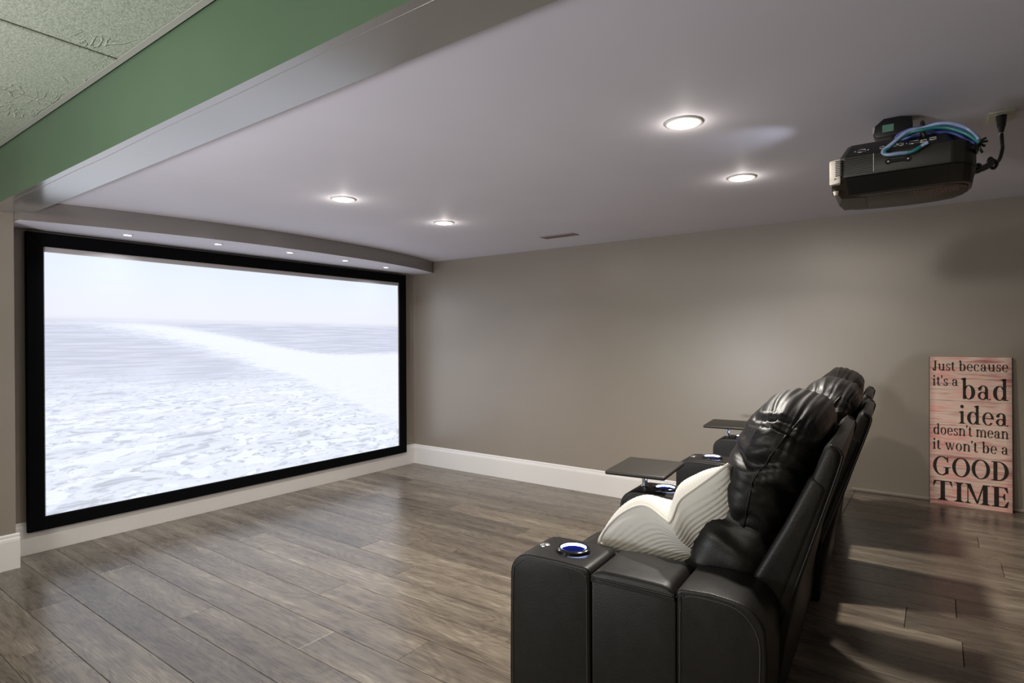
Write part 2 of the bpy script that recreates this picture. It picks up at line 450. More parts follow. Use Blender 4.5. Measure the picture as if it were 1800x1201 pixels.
def plank(x0, x1, y0, y1, z, parent):
    x0 += .0006; x1 -= .0006; y0 += .0007; y1 -= .0007
    c = Vector(((x0 + x1) / 2, (y0 + y1) / 2, z)); hx, hy, ch = (x1 - x0) / 2, (y1 - y0) / 2, .0011
    me = bpy.data.meshes.new('plank')
    lev = [(hx, hy, -.02), (hx, hy, -.0012), (hx - ch, hy - ch, 0)]
    V = []; Fc = []
    for a, b, zz in lev: V += [(-a, -b, zz), (a, -b, zz), (a, b, zz), (-a, b, zz)]
    for l in range(2):
        for i in range(4): Fc.append((l * 4 + i, l * 4 + (i + 1) % 4, l * 4 + 4 + (i + 1) % 4, l * 4 + 4 + i))
    Fc.append((8, 9, 10, 11))
    me.from_pydata(V, [], Fc); me.materials.append(M['floor'])
    o = bpy.data.objects.new('plank', me); COL.objects.link(o); o.location = c; o.parent = parent
PW = .1715
known = {0: [.88, 2.55], 1: [.98, 2.9], 2: [.655, 1.5, 3.0], 3: [2.13], 4: [.45, 2.5], 5: [1.78], 6: [.75, 2.75], 7: [1.9, 3.2], 8: [1.44], 9: [.35, 1.92],
         10: [1.216, 2.8], 11: [2.3], 12: [.6, 2.05, 3.4], 13: [.84, 1.32, 2.7], 14: [1.7], 15: [.52, 2.4], 16: [1.5, 3.1], 17: [.9, 2.2], 18: [1.8], -1: [1.32, 3.1]}
base = -3.215
k = -27
while base + k * PW < 0:
    ya, yb = base + k * PW, min(base + (k + 1) * PW, 0)
    xe = RX + .01 if ya > BY2 - .02 else X1
    xs = 0.0 if yb > -3.09 else .2
    if yb - ya > .02:
        if k in known and k >= 0:
            js = [j for j in known[k] if j < xe - .2]
        else:
            js = []; x = xs + random.uniform(.5, 1.7)
            if k == -1: js = [1.32]; x = 2.9
            while x < xe - .3:
                js.append(x); x += random.uniform(1.3, 1.95)
        es = [xs] + js + [xe]
        for a, b in zip(es, es[1:]): plank(a, b, ya, yb, 0, floor)
    k += 1
kr = {0: [4.19, 5.6], 1: [4.045, 5.5], 2: [4.18, 5.9], 3: [5.1], 4: [4.75, 6.2], 5: [4.336, 5.9], 6: [5.2], 7: [4.276, 5.8], 8: [4.9], 9: [4.5, 6.3], 10: [5.3], 11: [4.62]}
base = -1.99
for k in range(-8, 13):
    ya, yb = max(base + k * PW, BY2), min(base + (k + 1) * PW, 0)
    if yb - ya < .01: continue
    js = kr.get(k, [random.uniform(4.2, 4.9), random.uniform(5.6, 6.3)])
    es = [RX + .03] + js + [X1]
    for a, b in zip(es, es[1:]): plank(a, b, ya, yb, RZ, riser)
# stair nosing of the platform, riser face
bm = bx(RX - .012, RX + .03, BY2, -.002, RZ - .03, RZ, bev=.006)
link('nosing', bm, M['floor'], riser)

# walls
struct('wall_screen', bx(-T, 0, -3.09, 0, 0, H + .3), M['wall'])
struct('wall_back', bx(-T, X1 + T, 0, T, 0, HT + .2), M['wall'])
bm = bx(-T, .195, Y1, -3.09, 0, HT + .2, bev=.003)
struct('wall_left', bm, M['wall'])
struct('wall_right', bx(X1, X1 + T, Y1, 0, 0, HT + .2), M['wall'])
struct('wall_front', bx(-T, X1 + T, Y1 - T, Y1, 0, HT + .2), M['wall'])
# ceiling of the theatre with a bulkhead; the beam
struct('ceiling', bx(-T, X1 + T, BY1 - .02, 0, H, H + .1), M['ceil'])
bm = bmesh.new()
pts = [(.0, -3.0899), (.0, 0)]
prof = [(0.0, .265), (-.2, .345), (-.45, .415), (-.9, .490), (-1.4, .522), (-1.8, .522), (-2.2, .487), (-2.6, .415), (-2.85, .355), (-3.0899, .285)]
sp = smoothpath([(x, y, 0) for y, x in prof], 5)
poly = [(0, 0)] + [(p.x, p.y) for p in sp] + [(0, -3.0899)]
poly_extrude(bm, poly, (1, 0, 0), (0, 1, 0), (0, 0, 1), 1.829, H - .0005)
for f in bm.faces:
    if f.calc_center_median().z < 1.8291: f.material_index = 1
struct('ceiling_bulkhead', bm, [M['bulk'], M['ceil']])
# beam: soffit material inside and under, green-cast colour on the face towards the tile ceiling
bm = bmesh.new(); box(bm, .0, X1, BY2, BY1, BZ, HT + .1)
for f in bm.faces:
    c = f.calc_center_median()
    f.material_index = 1 if abs(c.y - BY2) < 1e-3 else 0
struct('ceiling_beam', bm, [M['soffit'], M['green']])
# drywall corner bead, slightly rough line along the beam underside
bm = bmesh.new()
P = []
x = .2
while x < X1:
    P.append((x, BY2 + .028 + .006 * noise.noise((x * 2.1, 0, 0)), BZ + .0008)); x += .05
tube(bm, P, .0016, 6)
link('plaster_ridge', bm, M['soffit'], bpy.data.objects['ceiling_beam'], smooth=True)

# tile ceiling: backing, grid bars, tiles
tc_ = struct('ceiling_tiles', bx(.195, X1, Y1, BY2, HT + .05, HT + .12), M['dark'])
xs = [.085 + .6085 * i for i in range(0, 12)]
bm = bmesh.new()
for i, x in enumerate(xs[1:]):
    box(bm, x - .007, x + .007, Y1, BY2, HT + .012, HT + .03)
link('grid_bars', bm, M['tbar'], tc_)['kind'] = 'stuff'
for i in range(len(xs)):
    xa = max(xs[i] + .006, .2); xb = min((xs[i + 1] if i + 1 < len(xs) else X1) - .006, X1)
    if xb - xa < .05: continue
    for j in range(4):
        yb_ = BY2 - .012 - j * 1.218; ya_ = max(yb_ - 1.206, Y1)
        z = HT + random.uniform(-.0015, .0015)
        bm = bx(-(xb - xa) / 2, (xb - xa) / 2, (ya_ - yb_) / 2, (yb_ - ya_) / 2, 0, .018, bev=.004, seg=1)
        o = link('ceiling_tile', bm, M['tile'], tc_); o.location = ((xa + xb) / 2, (ya_ + yb_) / 2, z)
bm = bmesh.new(); box(bm, .2, X1, BY2 - .026, BY2 - .004, HT - .006, HT - .004); box(bm, .2, X1, BY2 - .006, BY2 - .004, HT - .006, HT + .03)
struct('trim_1', bm, M['metal_trim'])

# baseboards with a small step at the top
def baseboard(name, pts2, z0, h, side):
    """profile swept along a straight run"""
    (xa, ya), (xb, yb) = pts2
    d = Vector((xb - xa, yb - ya, 0)); L = d.length; d.normalize(); n = Vector((-d.y, d.x, 0)) * side
    bm = bmesh.new()
    pr = [(0, 0), (.014, 0), (.014, h * .80), (.012, h * .86), (.0085, h * .90), (.0075, h * .965), (.003, h), (0, h)]
    poly_extrude(bm, pr, n, (0, 0, 1), d, 0, L, org=Vector((xa, ya, z0)))
    return struct(name, bm, M['trim'])
HB = .184
baseboard('baseboard_back', ((0, 0), (RX, 0)), 0, HB, -1)
baseboard('baseboard_screen', ((0, -3.09), (0, 0)), 0, HB, -1)
baseboard('baseboard_left', ((.195, Y1), (.195, -3.076)), 0, HB, -1)
baseboard('baseboard_alcove', ((.195, -3.09), (0, -3.09)), 0, HB, -1)
bm = bx(RX + .01, X1, -.014, 0, RZ, RZ + .018, bev=.006)
struct('baseboard_platform', bm, M['wall'])

# ------------------------------------------------------------------ projection screen
scr = empty('projection_screen', (0, -1.57, .1275))
tag(scr, 'large black framed projection screen showing pale sea waves', 'screen')
S0 = Vector((0, -1.57, .1275))
yl, yr, z0, z1 = -3.001, -.138, .1275, 1.8117
iyl, iyr, iz0, iz1 = -2.924, -.2214, .2023, 1.735
def fbar(pts):
    bm = bmesh.new()
    v = []
    for (y, z) in pts:
        v.append((y, z))
    poly_extrude(bm, v, (0, 1, 0), (0, 0, 1), (1, 0, 0), .006, .046, bev=.004, seg=2)
    return bm
for nm, pts in (('frame_bar', [(yl, z0), (yr, z0), (iyr, iz0), (iyl, iz0)]), ('frame_bar', [(yl, z1), (iyl, iz1), (iyr, iz1), (yr, z1)]),
                ('frame_bar', [(yl, z0), (iyl, iz0), (iyl, iz1), (yl, z1)]), ('frame_bar', [(yr, z0), (yr, z1), (iyr, iz1), (iyr, iz0)])):
    o = link(nm, fbar(pts), M['frame'], scr); o.matrix_parent_inverse = Matrix.Translation(-S0)
bm = bx(.030, .033, iyl - .01, iyr + .01, iz0 - .01, iz1 + .01)
o = link('screen_fabric', bm, M['screenfab'], scr); o.matrix_parent_inverse = Matrix.Translation(-S0)
# the projected picture
me = bpy.data.meshes.new('projected_picture')
ya, yb, za, zb = iyl + .006, iyr - .013, iz0 + .002, iz1 - .030
me.from_pydata([(.0345, ya, za), (.0345, yb, za), (.0345, yb, zb), (.0345, ya, zb)], [], [(0, 1, 2, 3)])
uv = me.uv_layers.new(name='UVMap')
for i, q in enumerate([(0, 0), (1, 0), (1, 1), (0, 1)]): uv.data[i].uv = q
me.materials.append(M['ocean'])
o = bpy.data.objects.new('projected_picture', me); COL.objects.link(o); o.parent = scr; o.matrix_parent_inverse = Matrix.Translation(-S0)

# ------------------------------------------------------------------ lamps
def downlight(x, y, z, r, power, label, group, mini=False, spread=142, col=(1, .94, .85)):
    t = empty('recessed_downlight' if not mini else 'small_spotlight', (x, y, z))
    tag(t, label, 'light', group)
    bm = bmesh.new(); lathe(bm, [(r * 1.0, -.004), (r * 1.06, -.006), (r * 1.28, -.004), (r * 1.34, -.0005), (r * 1.34, .0), (r * 1.0, .0), (r * 1.0, -.004)])
    link('trim_ring', bm, M['trim'], t, smooth=True)
    bm = bmesh.new(); cyl(bm, (0, 0, -.0048), r, .003, 28)
    link('lens', bm, M['lampmini'] if mini else M['lamp'], t)
    if not mini:
        ld = bpy.data.lights.new('halo_helper', 'POINT'); ld.energy = .50; ld.color = col; ld.shadow_soft_size = .012  # extra point light, added to draw a halo on the ceiling
        lo = bpy.data.objects.new('halo_helper', ld); COL.objects.link(lo); lo.parent = t; lo.location = (0, 0, -.040)
    ld = bpy.data.lights.new('downlight_beam', 'AREA'); ld.shape = 'DISK'; ld.size = r * 1.9; ld.energy = power
    ld.color = col; ld.spread = math.radians(spread)
    lo = bpy.data.objects.new('downlight_beam', ld); COL.objects.link(lo); lo.parent = t; lo.location = (0, 0, -.012)
    return t
gd = 'round downlights recessed in the white ceiling'
downlight(1.622, -2.080, H, .048, P_DOWN * .48, 'lit ceiling downlight nearest the big screen and the beam', gd)
downlight(1.619, -1.306, H, .048, P_DOWN * .62, 'lit ceiling downlight nearest the small vent grille', gd)
downlight(3.432, -2.068, H, .048, P_DOWN, 'largest looking lit downlight, in the middle of the white ceiling', gd)
downlight(3.406, -1.243, H, .048, P_DOWN, 'lit ceiling downlight nearest the projector', gd)
gm = 'tiny spotlights in the curved bulkhead above the screen'
ml = ['leftmost of five tiny spotlights above the screen', 'second of five tiny spotlights from the left, above the screen', 'middle one of five tiny spotlights above the screen',
      'fourth of five tiny spotlights from the left, above the screen', 'rightmost of five tiny spotlights, by the back wall corner']
for (x, y), lb in zip([(.25, -2.575), (.345, -2.085), (.385, -1.59), (.35, -1.08), (.272, -.590)], ml):
    downlight(x, y, 1.829, .021, P_MINI, lb, gm, True, 140, (.86, .91, 1))

# ------------------------------------------------------------------ ceiling vent
v = empty('ceiling_vent', (1.95, -.468, H)); tag(v, 'small slatted air vent in the ceiling near the back wall', 'vent')
bm = bmesh.new()
for a in ((-.135, .135, -.046, -.036), (-.135, .135, .036, .046), (-.135, -.122, -.036, .036), (.122, .135, -.036, .036)):
    box(bm, *a, -.006, 0, bev=.0015, seg=1)
link('frame', bm, M['vent'], v)
link('backing', bx(-.122, .122, -.036, .036, -.0015, -.0005), M['dark'], v)
for i in range(16):
    bm = bmesh.new(); poly_extrude(bm, [(-.004, -.0055), (-.0028, -.0062), (.004, -.002), (.003, -.0015)], (1, 0, 0), (0, 0, 1), (0, 1, 0), -.036, .036)
    o = link('slat', bm, M['vent'], v); o.location = (-.113 + i * .01507, 0, 0)

# ------------------------------------------------------------------ recliners
TH = math.atan(.054)
SL = .317   # back lean
def row_loc(v): return (3.19 - v * sin(TH), -2.75 + v * cos(TH), 0)
def arc(cx, cz, r, a0, a1, n=6):
    return [(cx + r * cos(math.radians(a0 + (a1 - a0) * i / n)), cz + r * sin(math.radians(a0 + (a1 - a0) * i / n))) for i in range(n + 1)]
AW = .17
def arm_blocks(kind):
    """three leather blocks of an armrest: front, middle, rear; local v from 0 to AW"""
    bm = bmesh.new()
    U_, Z_, V_ = (1, 0, 0), (0, 0, 1), (0, 1, 0)
    front = [(.0, .05)] + [(-.003, .30)] + [(.0, .555)] + arc(.062, .560, .062, 178, 90, 6) + [(.15, .6235), (.215, .621)] + arc(.222, .604, .017, 90, 0, 3) + [(.240, .05)]
    poly_extrude(bm, front, U_, Z_, V_, 0, AW, bev=.0065, seg=4)
    mid = [(.2415, .05), (.2415, .600), (.30, .603), (.40, .603), (.4555, .600), (.4555, .05)]
    poly_extrude(bm, mid, U_, Z_, V_, .003, AW - .002, bev=.005, seg=3)
    rear = [(.457, .05), (.457, .600)] + arc(.472, .606, .017, 165, 90, 3) + [(.53, .6275), (.575, .624)] + arc(.583, .556, .066, 84, 5, 7) + [(.652, .50), (.648, .40), (.640, .305), (.50, .290), (.49, .05)]
    poly_extrude(bm, rear, U_, Z_, V_, 0, AW, bev=.0065, seg=4)
    return bm
def arm_seams():
    out = []
    def run(pts, v, r=.0022):
        bm = bmesh.new(); tube(bm, smoothpath([(a, v, z) for a, z in pts], 3), r, 6); out.append(bm)
    run([(.010, .06), (.009, .30), (.011, .55), (.026, .590), (.062, .611), (.15, .612), (.212, .609), (.227, .595), (.2305, .56), (.231, .06)], -.0006, .0016)
    run([(.466, .06), (.466, .565), (.474, .602), (.50, .613), (.575, .611), (.612, .592), (.634, .553), (.637, .50), (.633, .40), (.626, .31)], -.0006, .0016)
    run([(.2455, .590), (.32, .594), (.38, .594), (.452, .590)], .0018, .0016)
    return out
def arm_lid():
    bm = bmesh.new()
    # padded flip lid, slightly proud of the side
    L = 14
    sx = [-.004, .002, .010] + [.010 + (AW - .016) * i / 6 for i in range(1, 6)] + [AW - .006, AW + .001, AW + .004]
    grid = []
    u0, u1 = .2435, .4535
    for i in range(L + 1):
        t = i / L; u = u0 + (u1 - u0) * t; e = min(1, min(t, 1 - t) * 9)
        row = []
        for j, v_ in enumerate(sx):
            q = (v_ + .004) / (AW + .008); ee = min(1, min(q, 1 - q) * 11)
            z = .608 + .015 * sqrt(max(0, 1 - (1 - e) ** 2)) * (.35 + .65 * sqrt(max(0, 1 - (1 - ee) ** 2))) + .002 * sin(t * pi)
            row.append(bm.verts.new((u, v_, z)))
        grid.append(row)
    for a, b in zip(grid, grid[1:]):
        for j in range(len(sx) - 1): bm.faces.new((a[j], a[j + 1], b[j + 1], b[j]))
    low = [[bm.verts.new((r[0].co.x, r[0].co.y, .592)), bm.verts.new((r[-1].co.x, r[-1].co.y, .592))] for r in grid]
    for i in range(L):
        bm.faces.new((grid[i][0], grid[i + 1][0], low[i + 1][0], low[i][0]))
        bm.faces.new((grid[i][-1], low[i][1], low[i + 1][1], grid[i + 1][-1]))
    for i in (0, L):
        bm.faces.new(grid[i] + [low[i][1], low[i][0]])
    tube(bm, [(u0 + .004, -.0055, .6035), (u0 + .1, -.0065, .6045), (u1 - .004, -.0055, .6035)], .0026, 6)
    return bm
def cup_holder():
    bm = bmesh.new()
    r = .0455
    lathe(bm, [(r + .0015, .000), (r + .001, .0080), (r - .003, .0110), (r - .008, .0112), (r - .0105, .0100), (r - .0108, .0090)], seg=40, mi=0)
    lathe(bm, [(r - .0108, .0090), (r - .0112, .0018)], seg=40, mi=1)
    lathe(bm, [(r - .0112, .0018), (r - .013, .0006), (0.0001, .0006)], seg=40, mi=2)
    for i in range(16):
        a = 2 * pi * i / 16
        cyl(bm, ((r - .005) * cos(a), (r - .005) * sin(a), .0106), .0011, .0012, 8, mi=3)
    return bm
M['ledwell'] = emit('blue_lit_well', (.004, .006, .05), .3)
M['ledwell'].node_tree.nodes['Principled BSDF'].inputs['Specular IOR Level'].default_value = 0

def cushion(W_, D_, Hh, res=28, ex=4.0, fn=None):
    """rounded box cushion centred at origin, size D_ (x) * W_ (y) * Hh (z); fn displaces"""
    bm = bmesh.new()
    bmesh.ops.create_cube(bm, size=2)
    bmesh.ops.subdivide_edges(bm, edges=bm.edges[:], cuts=res, use_grid_fill=True)
    for v_ in bm.verts:
        c = v_.co.copy()
        L = (abs(c.x) ** ex + abs(c.y) ** ex + abs(c.z) ** ex) ** (1 / ex)
        p = c / L
        q = Vector((p.x * D_ / 2, p.y * W_ / 2, p.z * Hh / 2))
        if fn: q = fn(c, p, q)
        v_.co = q
    return bm
def wr(p, f, s): return noise.noise(Vector((p[0] * f[0] + s, p[1] * f[1], p[2] * f[2])))

def backrest(rec, v0, v1, seed, du, SL):
    """reclined back: leather shell, side bolsters, big head pillow, lumbar cushion"""
    wd = v1 - v0; vc = (v0 + v1) / 2
    ax = Vector((sin(SL), 0, cos(SL)))      # up along the lean
    an = Vector((-cos(SL), 0, sin(SL)))     # towards the sitter
    O = Vector((.525 + du, 0, .330))
    def tr(n_, v_, w_): return O + an * n_ + ax * w_ + Vector((0, v_, 0))
    # shell (n 0 front .. -.09 rear)
    bm = bmesh.new()
    pr = [(.00, -.03), (.01, .20), (.006, .52), (.004, .648), (-.004, .664), (-.030, .658), (-.040, .62), (-.055, .32), (-.078, .16), (-.128, -.075)]
    poly_extrude(bm, [(-a if 0 else a, b) for a, b in pr], an, ax, (0, 1, 0), v0 + .004, v1 - .004, bev=.012, seg=3, org=O)
    shell = link('backrest', bm, M['leather'], rec, smooth=True, auto=40)
    # piping of the shell on both sides
    for v_ in (v0 + .003, v1 - .003):
        bm = bmesh.new()
        tube(bm, smoothpath([tr(-.052, v_, .02), tr(-.050, v_, .25), tr(-.040, v_, .60), tr(-.030, v_, .655), tr(-.006, v_, .662)], 5), .003, 6)
        link('piping', bm, M['leather'], shell, smooth=True)
    # side bolsters
    for s in (0, 1):
        bm = bmesh.new()
        pr = [(-.038, .10), (-.036, .560), (-.028, .572), (.000, .580), (.010, .570), (.022, .44), (.044, .28), (.080, .12), (.06, .06)]
        a, b = (v0 + .001, v0 + .050) if s == 0 else (v1 - .050, v1 - .001)
        poly_extrude(bm, pr, an, ax, (0, 1, 0), a, b, bev=.014, seg=4, org=O)
        link('side_bolster', bm, M['leather'], shell, smooth=True, auto=50)
    # head pillow
    W_ = wd - .015
    def fn(c, p, q):
        y = c.y; z = c.z; x = c.x     # x: + is the rear side
        side = abs(y)
        # taper: narrower below, bulging forward at the head
        t = (z + 1) / 2
        fwd = .018 * math.exp(-((t - .52) / .34) ** 2) - .02 * (1 - t) ** 2
        q = q.copy()
        if x < 0: q.x -= fwd * (1 - side ** 3 * .45) * min(1, -x * 1.6)
        q.x *= (.86 + .14 * min(1, t * 2.2 + .1))
        q.x += .022 * max(0, t - .55) ** 1.3
        q.y *= 1 - .05 * (1 - t) ** 2
        # gathers that run out from the side seams across the pillow
        g = math.exp(-(1 - side) / .30) * (.25 + .75 * math.exp(-((t - .62) / .26) ** 2))
        ph = z * 1.0 + .25 * wr((y, z, x), (1.0, 1.5, 1.0), 41 + seed)
        f1 = noise.noise(Vector((seed + (7 if y > 0 else 0), ph * 6.2, x * .55)))
        f2 = noise.noise(Vector((seed + 3.3, ph * 13.0, x * .8 + y * .3)))
        top = math.exp(-((t - .95) / .25) ** 2)
        f3 = noise.noise(Vector((x * 9.0, seed, y * .8)))
        nrm = Vector((p.x, p.y * .5, p.z * .8)).normalized()
        q += nrm * (-.020 * g * abs(f1) * 2 + .008 * g + .007 * (g + .12) * f2 + .005 * top * f3)
        q += nrm * .006 * wr((y, z, x), (1.6, 1.2, 1.2), 20 + seed)
        return q
    bm = cushion(W_, .192, .42, 44, 3.2, fn)
    mt = Matrix((( -an.x, 0, ax.x, 0), (0, 1, 0, 0), (-an.z, 0, ax.z, 0), (0, 0, 0, 1)))
    c = tr(.101, vc, .512)
    bmesh.ops.transform(bm, matrix=Matrix.Translation(c) @ mt, verts=bm.verts)
    link('head_pillow', bm, M['leather'], shell, smooth=True)
    # raised seam of the pillow along both sides
    for s in (-1, 1):
        bm = bmesh.new(); P = []
        for i in range(33):
            z = -.95 + 1.95 * i / 32
            cc = Vector((-.15 + .40 * max(0, z) + .20 * max(0, -z), s * 1.0, z))
            L = (abs(cc.x) ** 3.2 + abs(cc.y) ** 3.2 + abs(cc.z) ** 3.2) ** (1 / 3.2); p = cc / L
            q = fn(cc, p, Vector((p.x * .192 / 2, p.y * W_ / 2, p.z * .42 / 2)))
            P.append(c + (mt.to_3x3() @ (q + Vector((0, s * .001, 0)))))
        tube(bm, P, .0026, 6)
        link('seam', bm, M['leather'], shell, smooth=True)
    # lumbar cushion
    def fl(c, p, q):
        side = abs(c.y); t = (c.z + 1) / 2
        nrm = Vector((p.x, p.y * .5, p.z)).normalized()
        near = math.exp(-((1 - side) / .4))
        q = q + nrm * (.010 * (.2 + near) * (1 - 2.6 * abs(wr((c.y, c.z, c.x), (.5, 4.0, .8), 5 + seed))) + .005 * near * wr((c.y, c.z, c.x), (.8, 9, 1), 31 + seed))
        if c.x < 0: q.x -= .018 * sin(pi * t) * (1 - side ** 2 * .5)
        return q
    bm = cushion(wd - .02, .20, .40, 38, 3.4, fl)
    c2 = tr(.110, vc, .245)
    bmesh.ops.transform(bm, matrix=Matrix.Translation(c2) @ mt, verts=bm.verts)
    link('lumbar_cushion', bm, M['leather'], shell, smooth=True)
    return shell

def armrest(rec, v, button, tray):
    a = link('armrest', arm_blocks(0), M['leather'], rec, smooth=True, auto=38); a.location = (0, v, 0)
    for b in arm_seams(): link('seam', b, M['stitch'], a, smooth=True)
    link('lid', arm_lid(), M['leather'], a, smooth=True, auto=50)
    c = link('cup_holder', cup_holder(), [M['blackg'], M['ledhot'], M['ledwell'], M['chrome']], a, smooth=True, auto=40)
    c.location = (.150, AW / 2, .6235); c['label'] = 'black cup holder with blue light ring'
    if button:
        bm = bmesh.new(); lathe(bm, [(.0001, .0052), (.008, .0048), (.0095, .003), (.0105, .0035), (.0125, .0038), (.0142, .002), (.0145, -.001)], seg=28)
        p = link('power_button', bm, M['chrome'], a, smooth=True); p.location = (.062, AW / 2, .622)
    if tray:
        p = link('tray', bx(-.115, .115, -.150, .150, 0, .016, bev=.0075, seg=3), M['trayb'], rec, smooth=True, auto=40)
        p.location = (.060, v + AW / 2 + .035, .680); p.rotation_euler = (0, 0, .06)
        bm = bmesh.new(); box(bm, -.045, .045, -.03, .03, -.014, .0, bev=.006)
        link('tray_bracket', bm, M['black'], p, smooth=True, auto=40)
        bm = bmesh.new(); cyl(bm, (0, -.015, -.060), .0105, .047, 20); cyl(bm, (0, -.015, -.062), .016, .006, 20, .0125)
        link('tray_post', bm, M['chrome'], p, smooth=True, auto=40)

def recliner(v, arms, sw, label, seed, du=.008, lean=.335):
    """arms: list of (local v, button, tray); seat between AW and AW+sw"""
    rec = empty('recliner', row_loc(v), TH); tag(rec, label, 'recliner', 'row of black leather cinema recliners')
    for a in arms: armrest(rec, *a)
    s0, s1 = AW + .004, AW + sw - .004
    # base
    bm = bmesh.new(); box(bm, .05, .49, s0, s1, .02, .30, bev=.01)
    for (a, b) in ((.07, s0 + .04), (.07, s1 - .04), (.44, s0 + .04), (.44, s1 - .04)): cyl(bm, (a, b, 0), .02, .03, 12)
    link('base', bm, M['leather'], rec, smooth=True, auto=40)
    # footrest panel
    def ff(c, p, q):
        return q + Vector((p.x, 0, p.z)) * (.006 * wr((c.y, c.z, c.x), (1, 3, 1), 2 + seed))
    bm = cushion(s1 - s0, .09, .27, 12, 5, ff)
    bmesh.ops.translate(bm, verts=bm.verts, vec=(.0, (s0 + s1) / 2, .205))
    link('footrest', bm, M['leather'], rec, smooth=True)
    # seat cushion
    def fs(c, p, q):
        q = q.copy()
        q.z += .02 * (1 - c.x ** 2) * (1 - c.y ** 2) * (1 if c.z > 0 else 0)
        if c.x < 0: q.z -= .012 * (abs(c.x) ** 3) * (1 if c.z > 0 else 0)
        q += Vector((p.x * .4, 0, p.z)) * (.006 * wr((c.x, c.y, c.z), (2.2, 1.6, 1), 4 + seed) + .005 * (1 - abs(c.y)) * wr((c.x, c.y, c.z), (7, 1.2, 1), 8 + seed))
        return q
    bm = cushion(s1 - s0, .60, .175, 22, 5, fs)
    bmesh.ops.translate(bm, verts=bm.verts, vec=(.235, (s0 + s1) / 2, .425))
    link('seat_cushion', bm, M['leather'], rec, smooth=True)
    backrest(rec, AW, AW + sw, seed, du, lean)
    return rec
recliner(0.0, [(0, True, False)], .595, 'black leather recliner nearest the camera, with the cream pillow on its seat', 0.0)
recliner(.765, [(0, False, True)], .52, 'middle black leather recliner, with a swivel tray on its near armrest', 1.7, .032, .355)
recliner(1.455, [(0, True, False), (.690, False, True)], .52, 'black leather recliner nearest the back wall, last of the row', 3.3, .022, .345)

# ------------------------------------------------------------------ throw pillow
def throw_pillow():
    bm = bmesh.new(); n = 170; hs = .215
    fr = {}
    def th(a, b):
        return .102 * ((1 - abs(a) ** 2.6) * (1 - abs(b) ** 2.6)) ** .5
    for side in (1, -1):
        for i in range(n + 1):
            for j in range(n + 1):
                a = -1 + 2 * i / n; b = -1 + 2 * j / n
                pin = 1 - .10 * (1 - abs(a)) ** .8 * abs(b) ** 3 - .07 * (1 - abs(b)) * abs(a) ** 3
                x = a * hs * (1 - .09 * (1 - b * b)) ; y = b * hs * (1 - .09 * (1 - a * a))
                z = side * th(a, b)
                # waist where the pillow is pinched, corduroy ribs
                z *= 1 - .22 * math.exp(-((a - .05) / .16) ** 2) * (abs(b) if b < 0 else .3)
                edge = min(1, th(a, b) / .03)
                rib = (y if side < 0 else x) / hs * 72 + 1.2 * noise.noise((a * 2, b * 2, side))
                z += side * .0034 * edge * (abs(sin(rib)) ** .6 - .5)
                z += .010 * noise.noise((a * 1.7, b * 1.7, side * 3.0)) * edge
                # pull the near edge's middle down
                if a < 0: z += .056 * max(0, sin(pi * (a + 1))) ** .62 * max(0, -b) ** 1.6
                z -= .045 * math.exp(-((a - .0) / .16) ** 2) * max(0, -b) ** 2.2
                key = (i, j, 0 if (i in (0, n) or j in (0, n)) else side)
                if key not in fr: fr[key] = bm.verts.new((x, y, z))
        for i in range(n):
            for j in range(n):
                q = []
                for (p, r) in ((i, j), (i + 1, j), (i + 1, j + 1), (i, j + 1)):
                    q.append(fr[(p, r, 0 if (p in (0, n) or r in (0, n)) else side)])
                bm.faces.new(q)
    edge = [fr[(i, 0, 0)].co.copy() for i in range(n)] + [fr[(n, j, 0)].co.copy() for j in range(n)] + [fr[(i, n, 0)].co.copy() for i in range(n, 0, -1)] + [fr[(0, j, 0)].co.copy() for j in range(n, 0, -1)]
    return bm, edge
bm, edge = throw_pillow()
pil = link('throw_pillow', bm, M['pillow'], smooth=True)
tag(pil, 'cream ribbed plush throw pillow on the near recliner seat', 'pillow')
bm = bmesh.new(); tube(bm, edge, .0042, 6, closed=True)
link('piping', bm, M['pillow'], pil, smooth=True)
# local x: up along the lean, local y: across the seat, local z: the front face
pu = Vector((.80, .10, .60)).normalized()
pn = Vector((-.50, .62, .62)); pn = (pn - pu * pn.dot(pu)).normalized()
py_ = pn.cross(pu)
mw = Matrix.Identity(4)
PC = Vector((3.598, -2.37, .634))
for i in range(3):
    mw[i][0] = pu[i]; mw[i][1] = py_[i]; mw[i][2] = pn[i]; mw[i][3] = PC[i]
pil.matrix_world = mw

# ------------------------------------------------------------------ leaning sign
def ell(cx, cy, rx, ry, ix, iy, a0=0, a1=360, n=26, icx=None):
    icx = cx if icx is None else icx
    out = []
    for k in range(n):
        t0 = math.radians(a0 + (a1 - a0) * k / n); t1 = math.radians(a0 + (a1 - a0) * (k + 1) / n)
        out.append([(cx + rx * cos(t0), cy + ry * sin(t0)), (cx + rx * cos(t1), cy + ry * sin(t1)), (icx + ix * cos(t1), cy + iy * sin(t1)), (icx + ix * cos(t0), cy + iy * sin(t0))])
    return out
def rc(x0, y0, x1, y1): return [[(x0, y0), (x1, y0), (x1, y1), (x0, y1)]]
def disc(cx, cy, r, ry=None): return [[(cx + r * cos(2 * pi * k / 14), cy + (ry or r) * sin(2 * pi * k / 14)) for k in range(14)]]
def foot(x0, x1, y=0, e=.14, h=.055, up=1):
    return rc(x0 - e, y, x1 + e, y + h * up) + [[(x0 - e * .5, y + h * up), (x0, y + h * up), (x0, y + (h + .09) * up)], [(x1, y + h * up), (x1 + e * .5, y + h * up), (x1, y + (h + .09) * up)]]
def flag(x0, x1, y):   # lowercase top serif
    return [[(x0 - .14, y - .10), (x0 - .14, y - .06), (x1, y + .02), (x1, y - .16), (x0, y - .16)]]
S = .21
